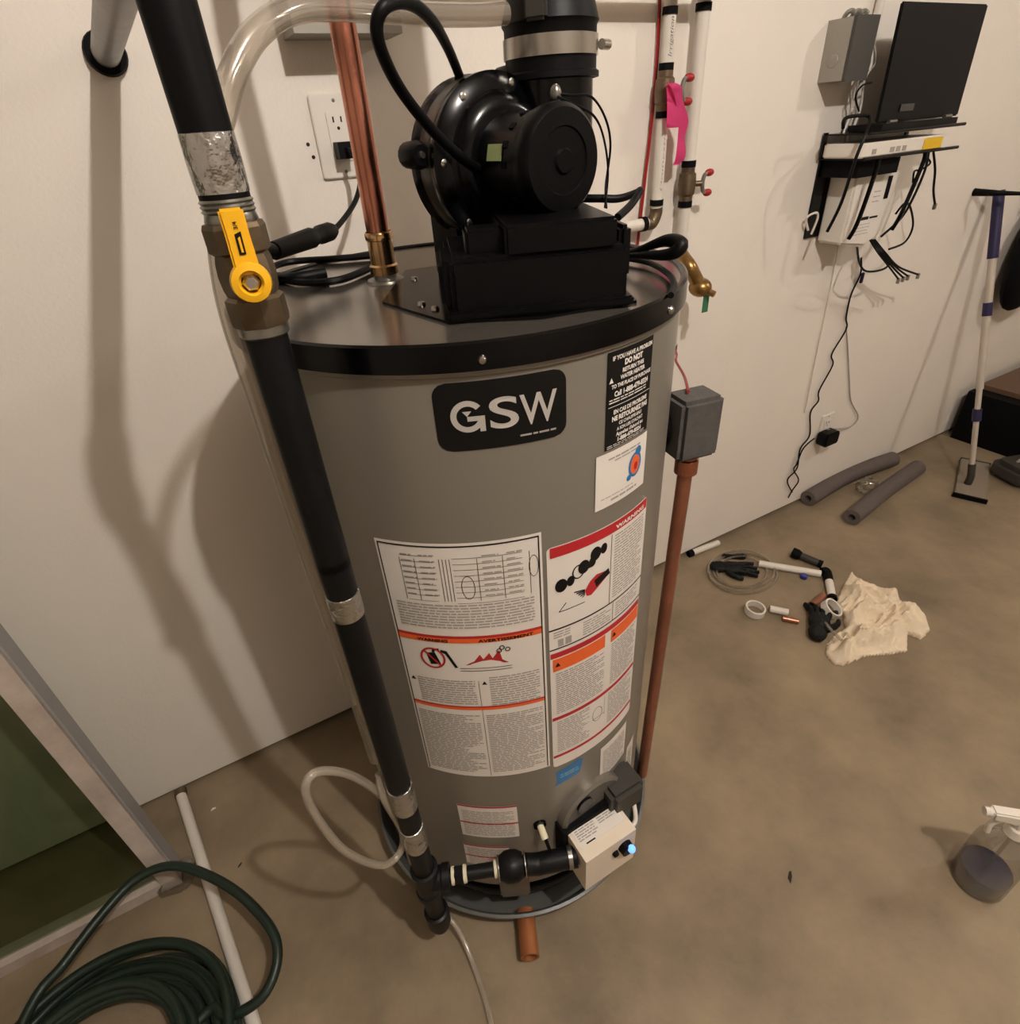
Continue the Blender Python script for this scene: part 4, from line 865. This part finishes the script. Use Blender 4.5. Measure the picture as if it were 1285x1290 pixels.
tapering(951, 769, .1, 'white plastic ring lying alone on the bare concrete'); tapering(1046, 771, .5, 'white plastic ring tilted on the black glove beside the rag')
def glove(name, c, ang, sc, lab, fing, zsc=1):
    bm = B(); R = Matrix.Translation(c) @ Matrix.Rotation(ang, 4, 'Z') @ Matrix.Scale(sc, 4)
    ball((0, 0, .016), .04, 1.25, .95, .40, bm, 16, 10)
    ball((-.055, .0, .015), .034, 1.3, .95, .42, bm, 14, 8)
    for k, (dy, ln, cu) in enumerate(fing):
        tube([(.025, dy, .014), (.055, dy*1.15+cu*.3, .016), (.055+ln*.5, dy*1.3+cu*.7, .014), (.055+ln, dy*1.4+cu, .010)], lambda t_: .0105-.003*t_, 8, 5, bm)
    tube([(-.02, -.03, .013), (.0, -.05, .014), (.025, -.062, .012), (.04, -.062, .010)], lambda t_: .0115-.003*t_, 8, 5, bm)
    for v in bm.verts: v.co.z = max(.0015, v.co.z*zsc+.006*noise.noise(v.co*45)); v.co.x += .006*noise.noise(v.co*30+Vector((5, 0, 0)))
    bmesh.ops.transform(bm, matrix=R, verts=bm.verts); return tag(obj(name, bm, M_glove), lab, 'glove', 'black work gloves')
glove('work_glove', G(922, 719, 0), -.75, .78, 'black work glove lying in a coil of clear tubing', [(-.024, .045, .0), (-.008, .055, .005), (.009, .05, .005), (.024, .035, .012)], 1.15)
glove('work_glove', G(1030, 790, 0), .55, .80, 'crumpled black work glove against the white rag', [(-.024, .035, -.02), (-.008, .04, .01), (.009, .042, .01), (.024, .03, .022)], 1.7)
bm = B(); p = G(925, 703, 0)
prism([(-.045, -.006), (-.04, .012), (.0, .006), (.03, .012), (.045, .0), (.03, -.014), (0, -.010)], 0, .014, Matrix.Translation(p) @ Matrix.Rotation(-.6, 4, 'Z'), bm); tag(obj('rubber_scrap', bm, M_glove, bevel=.004), 'small flat black rubber scrap above the glove in the tubing coil', 'scrap')
# clear tubing coil
c = (G(935, 722)); P = []
for i in range(0, 76):
    a = i*.30+.6; r = .098+.018*math.sin(a*.37)
    P.append(c+Vector((r*math.cos(a)*1.06, r*math.sin(a)*.86, .0042+.0042*(i//21))))
e1 = [G(950, 775, .005), G(985, 800, .005), G(1010, 815, .005), G(1035, 832, .005)]
tag(obj('tubing_coil', tube(P, .0036, 8, 3), M_tube), 'coil of thin clear tubing around a black glove', 'tubing')
tag(obj('tube_piece', tube([G(1018, 768, .004), G(1035, 780, .03), G(1048, 795, .045), G(1060, 806, .05)], .0045, 8), M_tube), 'short clear tube piece crossing the black glove onto the rag', 'tubing')
tag(obj('bottle_cap', lathe([(0, 0), (.011, 0), (.0105, .012), (0, .013)], G(1012, 728), n=16), M_bluecap), 'small blue cap on the floor between the offcuts', 'cap')

# rag
def rag():
    poly = [(1062, 738), (1072, 722), (1084, 732), (1106, 742), (1130, 746), (1134, 762), (1152, 770), (1166, 780), (1171, 797), (1160, 807), (1143, 800), (1143, 822), (1120, 826), (1090, 828), (1062, 840), (1050, 838), (1039, 826), (1041, 812), (1050, 802), (1064, 794), (1060, 775), (1053, 760)]
    pts = [G(u, v) for u, v in poly]; xs = [p.x for p in pts]; ys = [p.y for p in pts]; st = .004
    def inside(x, y):
        r = False; j = len(pts)-1
        for i in range(len(pts)):
            if ((pts[i].y > y) != (pts[j].y > y)) and (x < (pts[j].x-pts[i].x)*(y-pts[i].y)/(pts[j].y-pts[i].y)+pts[i].x): r = not r
            j = i
        return r
    def edge(x, y):
        m = 9
        for i in range(len(pts)):
            a, b = pts[i-1], pts[i]; ab = b-a; t = max(0, min(1, ((x-a.x)*ab.x+(y-a.y)*ab.y)/(ab.x**2+ab.y**2))); m = min(m, math.hypot(x-a.x-ab.x*t, y-a.y-ab.y*t))
        return m
    bm = B(); V = {}
    nx = int((max(xs)-min(xs))/st)+1; ny = int((max(ys)-min(ys))/st)+1
    for i in range(nx+1):
        for j in range(ny+1):
            x = min(xs)+i*st; y = min(ys)+j*st
            if inside(x, y):
                e = min(1, edge(x, y)/.035)
                p = Vector((x*14, y*14, 0)); w = noise.noise_vector(p*.6)*.9; z = .006
                for fq, am, of in ((.8, .030, 0), (1.6, .020, 7), (3.4, .009, 13), (7, .003, 21)):
                    q_ = p*fq+w*fq+Vector((of, of*.7, 0)); q_.x *= .6
                    z += am*max(0, 1-abs(noise.noise(q_))*2.6)**1.5
                z = .003+(e**.55)*z
                V[i, j] = bm.verts.new((x, y, z))
    for (i, j) in list(V):
        q = [V.get(k) for k in ((i, j), (i+1, j), (i+1, j+1), (i, j+1))]
        if all(q): bm.faces.new(q)
    be = [e for e in bm.edges if len(e.link_faces) == 1]; r = bmesh.ops.extrude_edge_only(bm, edges=be)
    for v in r['geom']:
        if isinstance(v, bmesh.types.BMVert): v.co.z = .0005
    bmesh.ops.delete(bm, geom=[v for v in bm.verts if not v.link_faces], context='VERTS')
    tag(obj('cleaning_rag', bm, M_cloth, smooth=70), 'crumpled off-white cloth rag on the concrete floor', 'rag')
rag()

# spray bottle
def bottle():
    c = G(1230, 1108); x, y = c.x, c.y
    t = thing('spray_bottle', 'clear spray bottle with dark blue liquid and white trigger head', 'spray bottle', (x, y, 0))
    prof = [(0, .001), (.041, .001), (.044, .006), (.044, .11), (.042, .13), (.032, .155), (.018, .170), (.014, .178), (.014, .195)]
    obj('bottle_body', lathe(prof, (x, y, 0), n=36), M_bottle, t)
    obj('liquid', lathe([(0, .004), (.039, .004), (.0415, .008), (.0415, .052), (0, .052)], (x, y, 0), n=32), M_blueliq, t, label='dark blue liquid')
    obj('dip_tube', rod((x, y, .01), (x, y, .19), .003, 8), M_tube, t)
    obj('collar', lathe([(.013, .180), (.017, .180), (.016, .200), (.012, .204), (0, .204)], (x, y, 0), n=20), M_white, t)
    a = Vector((-.72, .69, 0)); p = Vector((-.69, -.72, 0)); fr = basis((x, y, .2), a, (0, 0, 1), p)
    obj('spray_head', prism([(-.030, .0), (.010, .0), (.014, .016), (.052, .020), (.054, .040), (.0, .042), (-.034, .034)], -.010, .010, fr), M_white, t, bevel=.003)
    obj('nozzle', rod(Vector((x, y, .2))+a*.052+Vector((0, 0, .03)), Vector((x, y, .2))+a*.064+Vector((0, 0, .03)), .008, 14), M_white, t)
    obj('trigger', tube([Vector((x, y, .2))+a*.03+Vector((0, 0, .018)), Vector((x, y, .2))+a*.042+Vector((0, 0, -.005)), Vector((x, y, .2))+a*.04+Vector((0, 0, -.03))], .005, 8), M_white, t)
bottle()
for (u, v, s, lab) in ((995, 1105, .012, 'dark leaf-shaped scrap on the bare concrete'), (302, 1090, .006, 'tiny dark pebble on the floor beside the white floor pipe')):
    p = G(u, v); bm = prism([(-1, -.2), (-.3, .25), (.8, .15), (1, -.1), (.1, -.3)], 0, .25, Matrix.Translation(p) @ Matrix.Rotation(.6, 4, 'Z') @ Matrix.Scale(s, 4)); tag(obj('floor_scrap', bm, M_grime), lab, 'scrap')
for (u, v, lab) in ((269, 1019, 'tiny white paint chip on the floor near the wall end of the floor pipe'), ):
    p = G(u, v); bm = prism([(-1, -.4), (-.3, .5), (.8, .3), (1, -.3)], 0, .2, Matrix.Translation(p) @ Matrix.Scale(.006, 4)); tag(obj('paint_chip', bm, M_white), lab, 'scrap')

# ================================================================== lower left: glass panel, floor pipe, hose
t = thing('glass_panel', 'framed green tinted glass panel standing on the floor near the wall', 'glass panel', (-1.1, .19, 0))
yA, yB = .172, .212; xr = -.712; ztop = 1.95; xl = -1.75
obj('stile', box(xr-.036, xr-.004, yA, yB, .03, ztop), M_frame, t, bevel=.003)
obj('stile_edge', box(xr-.0035, xr, yA+.006, yB+.004, .03, ztop), M_framea, t)
obj('stile', box(xl, xl+.036, yA, yB, .03, ztop), M_frame, t, bevel=.003)
obj('bottom_rail', box(xl, xr-.004, yA, yB, .001, .03), M_frame, t, bevel=.003)
obj('top_rail', box(xl, xr-.004, yA, yB, ztop, ztop+.035), M_frame, t, bevel=.003)
obj('glass_pane', box(xl+.034, xr-.034, yA+.016, yA+.020, .028, ztop+.002), M_glass, t)
bm = prism([(-.05, -.012), (.0, -.025), (.022, -.012), (.026, .03), (.01, .045), (-.01, .03), (-.03, .02)], .0, .028, Matrix.Translation((xr, yA, 0)))
obj('corner_wrap', bm, M_bottle, t, bevel=.006, label='clear plastic corner wrap')
A = G(229, 1012, .0115); Bq = G(322, 1300, .0115)
d = (Bq-A).normalized(); A.y = W-.022
t = thing('floor_pipe', 'long white pipe lying on the floor out from the wall', 'pipe', (A.x, A.y, 0))
obj('pipe_run', pipe(A, Bq+d*.15, .0115, .0095, 18), M_pvc, t)
obj('pipe_collar', pipe(A-Vector((.0, -.014, 0)), A+d*.002, .0135, .009, 16), M_brassd, t)
# green hose
def hose():
    cx, cy = -.84, -.15; n = 15
    P = [Vector((cx+.08, cy-.02, .075)), G(262, 1274, .075), G(282, 1278, .078), G(305, 1274, .082), G(335, 1250, .092), G(350, 1205, .105), G(338, 1165, .115), G(290, 1118, .125), G(225, 1091, .13), G(175, 1105, .13), G(130, 1150, .125), G(80, 1215, .115), G(35, 1275, .11)]
    rn = random.Random(4)
    for k in range(14):
        r0 = rn.uniform(.135, .205); dx, dy = rn.uniform(-.014, .014), rn.uniform(-.014, .014)
        for i in range(n):
            a = math.pi*1.05+2*math.pi*i/n; w_ = 0 if k else min(1, i/4)
            zz = .105-.0070*k+.004*math.sin(a*2+k*1.3)
            P.append(Vector((cx+dx+r0*math.cos(a), cy+dy+r0*math.sin(a)*.95, max(.009, zz))))
    tag(obj('garden_hose', tube(P, .0088, 10, 5), M_hose), 'coiled dark green garden hose lying on the concrete floor', 'hose')
hose()
for o in bpy.data.objects:
    if '_w' in o: del o['_w']
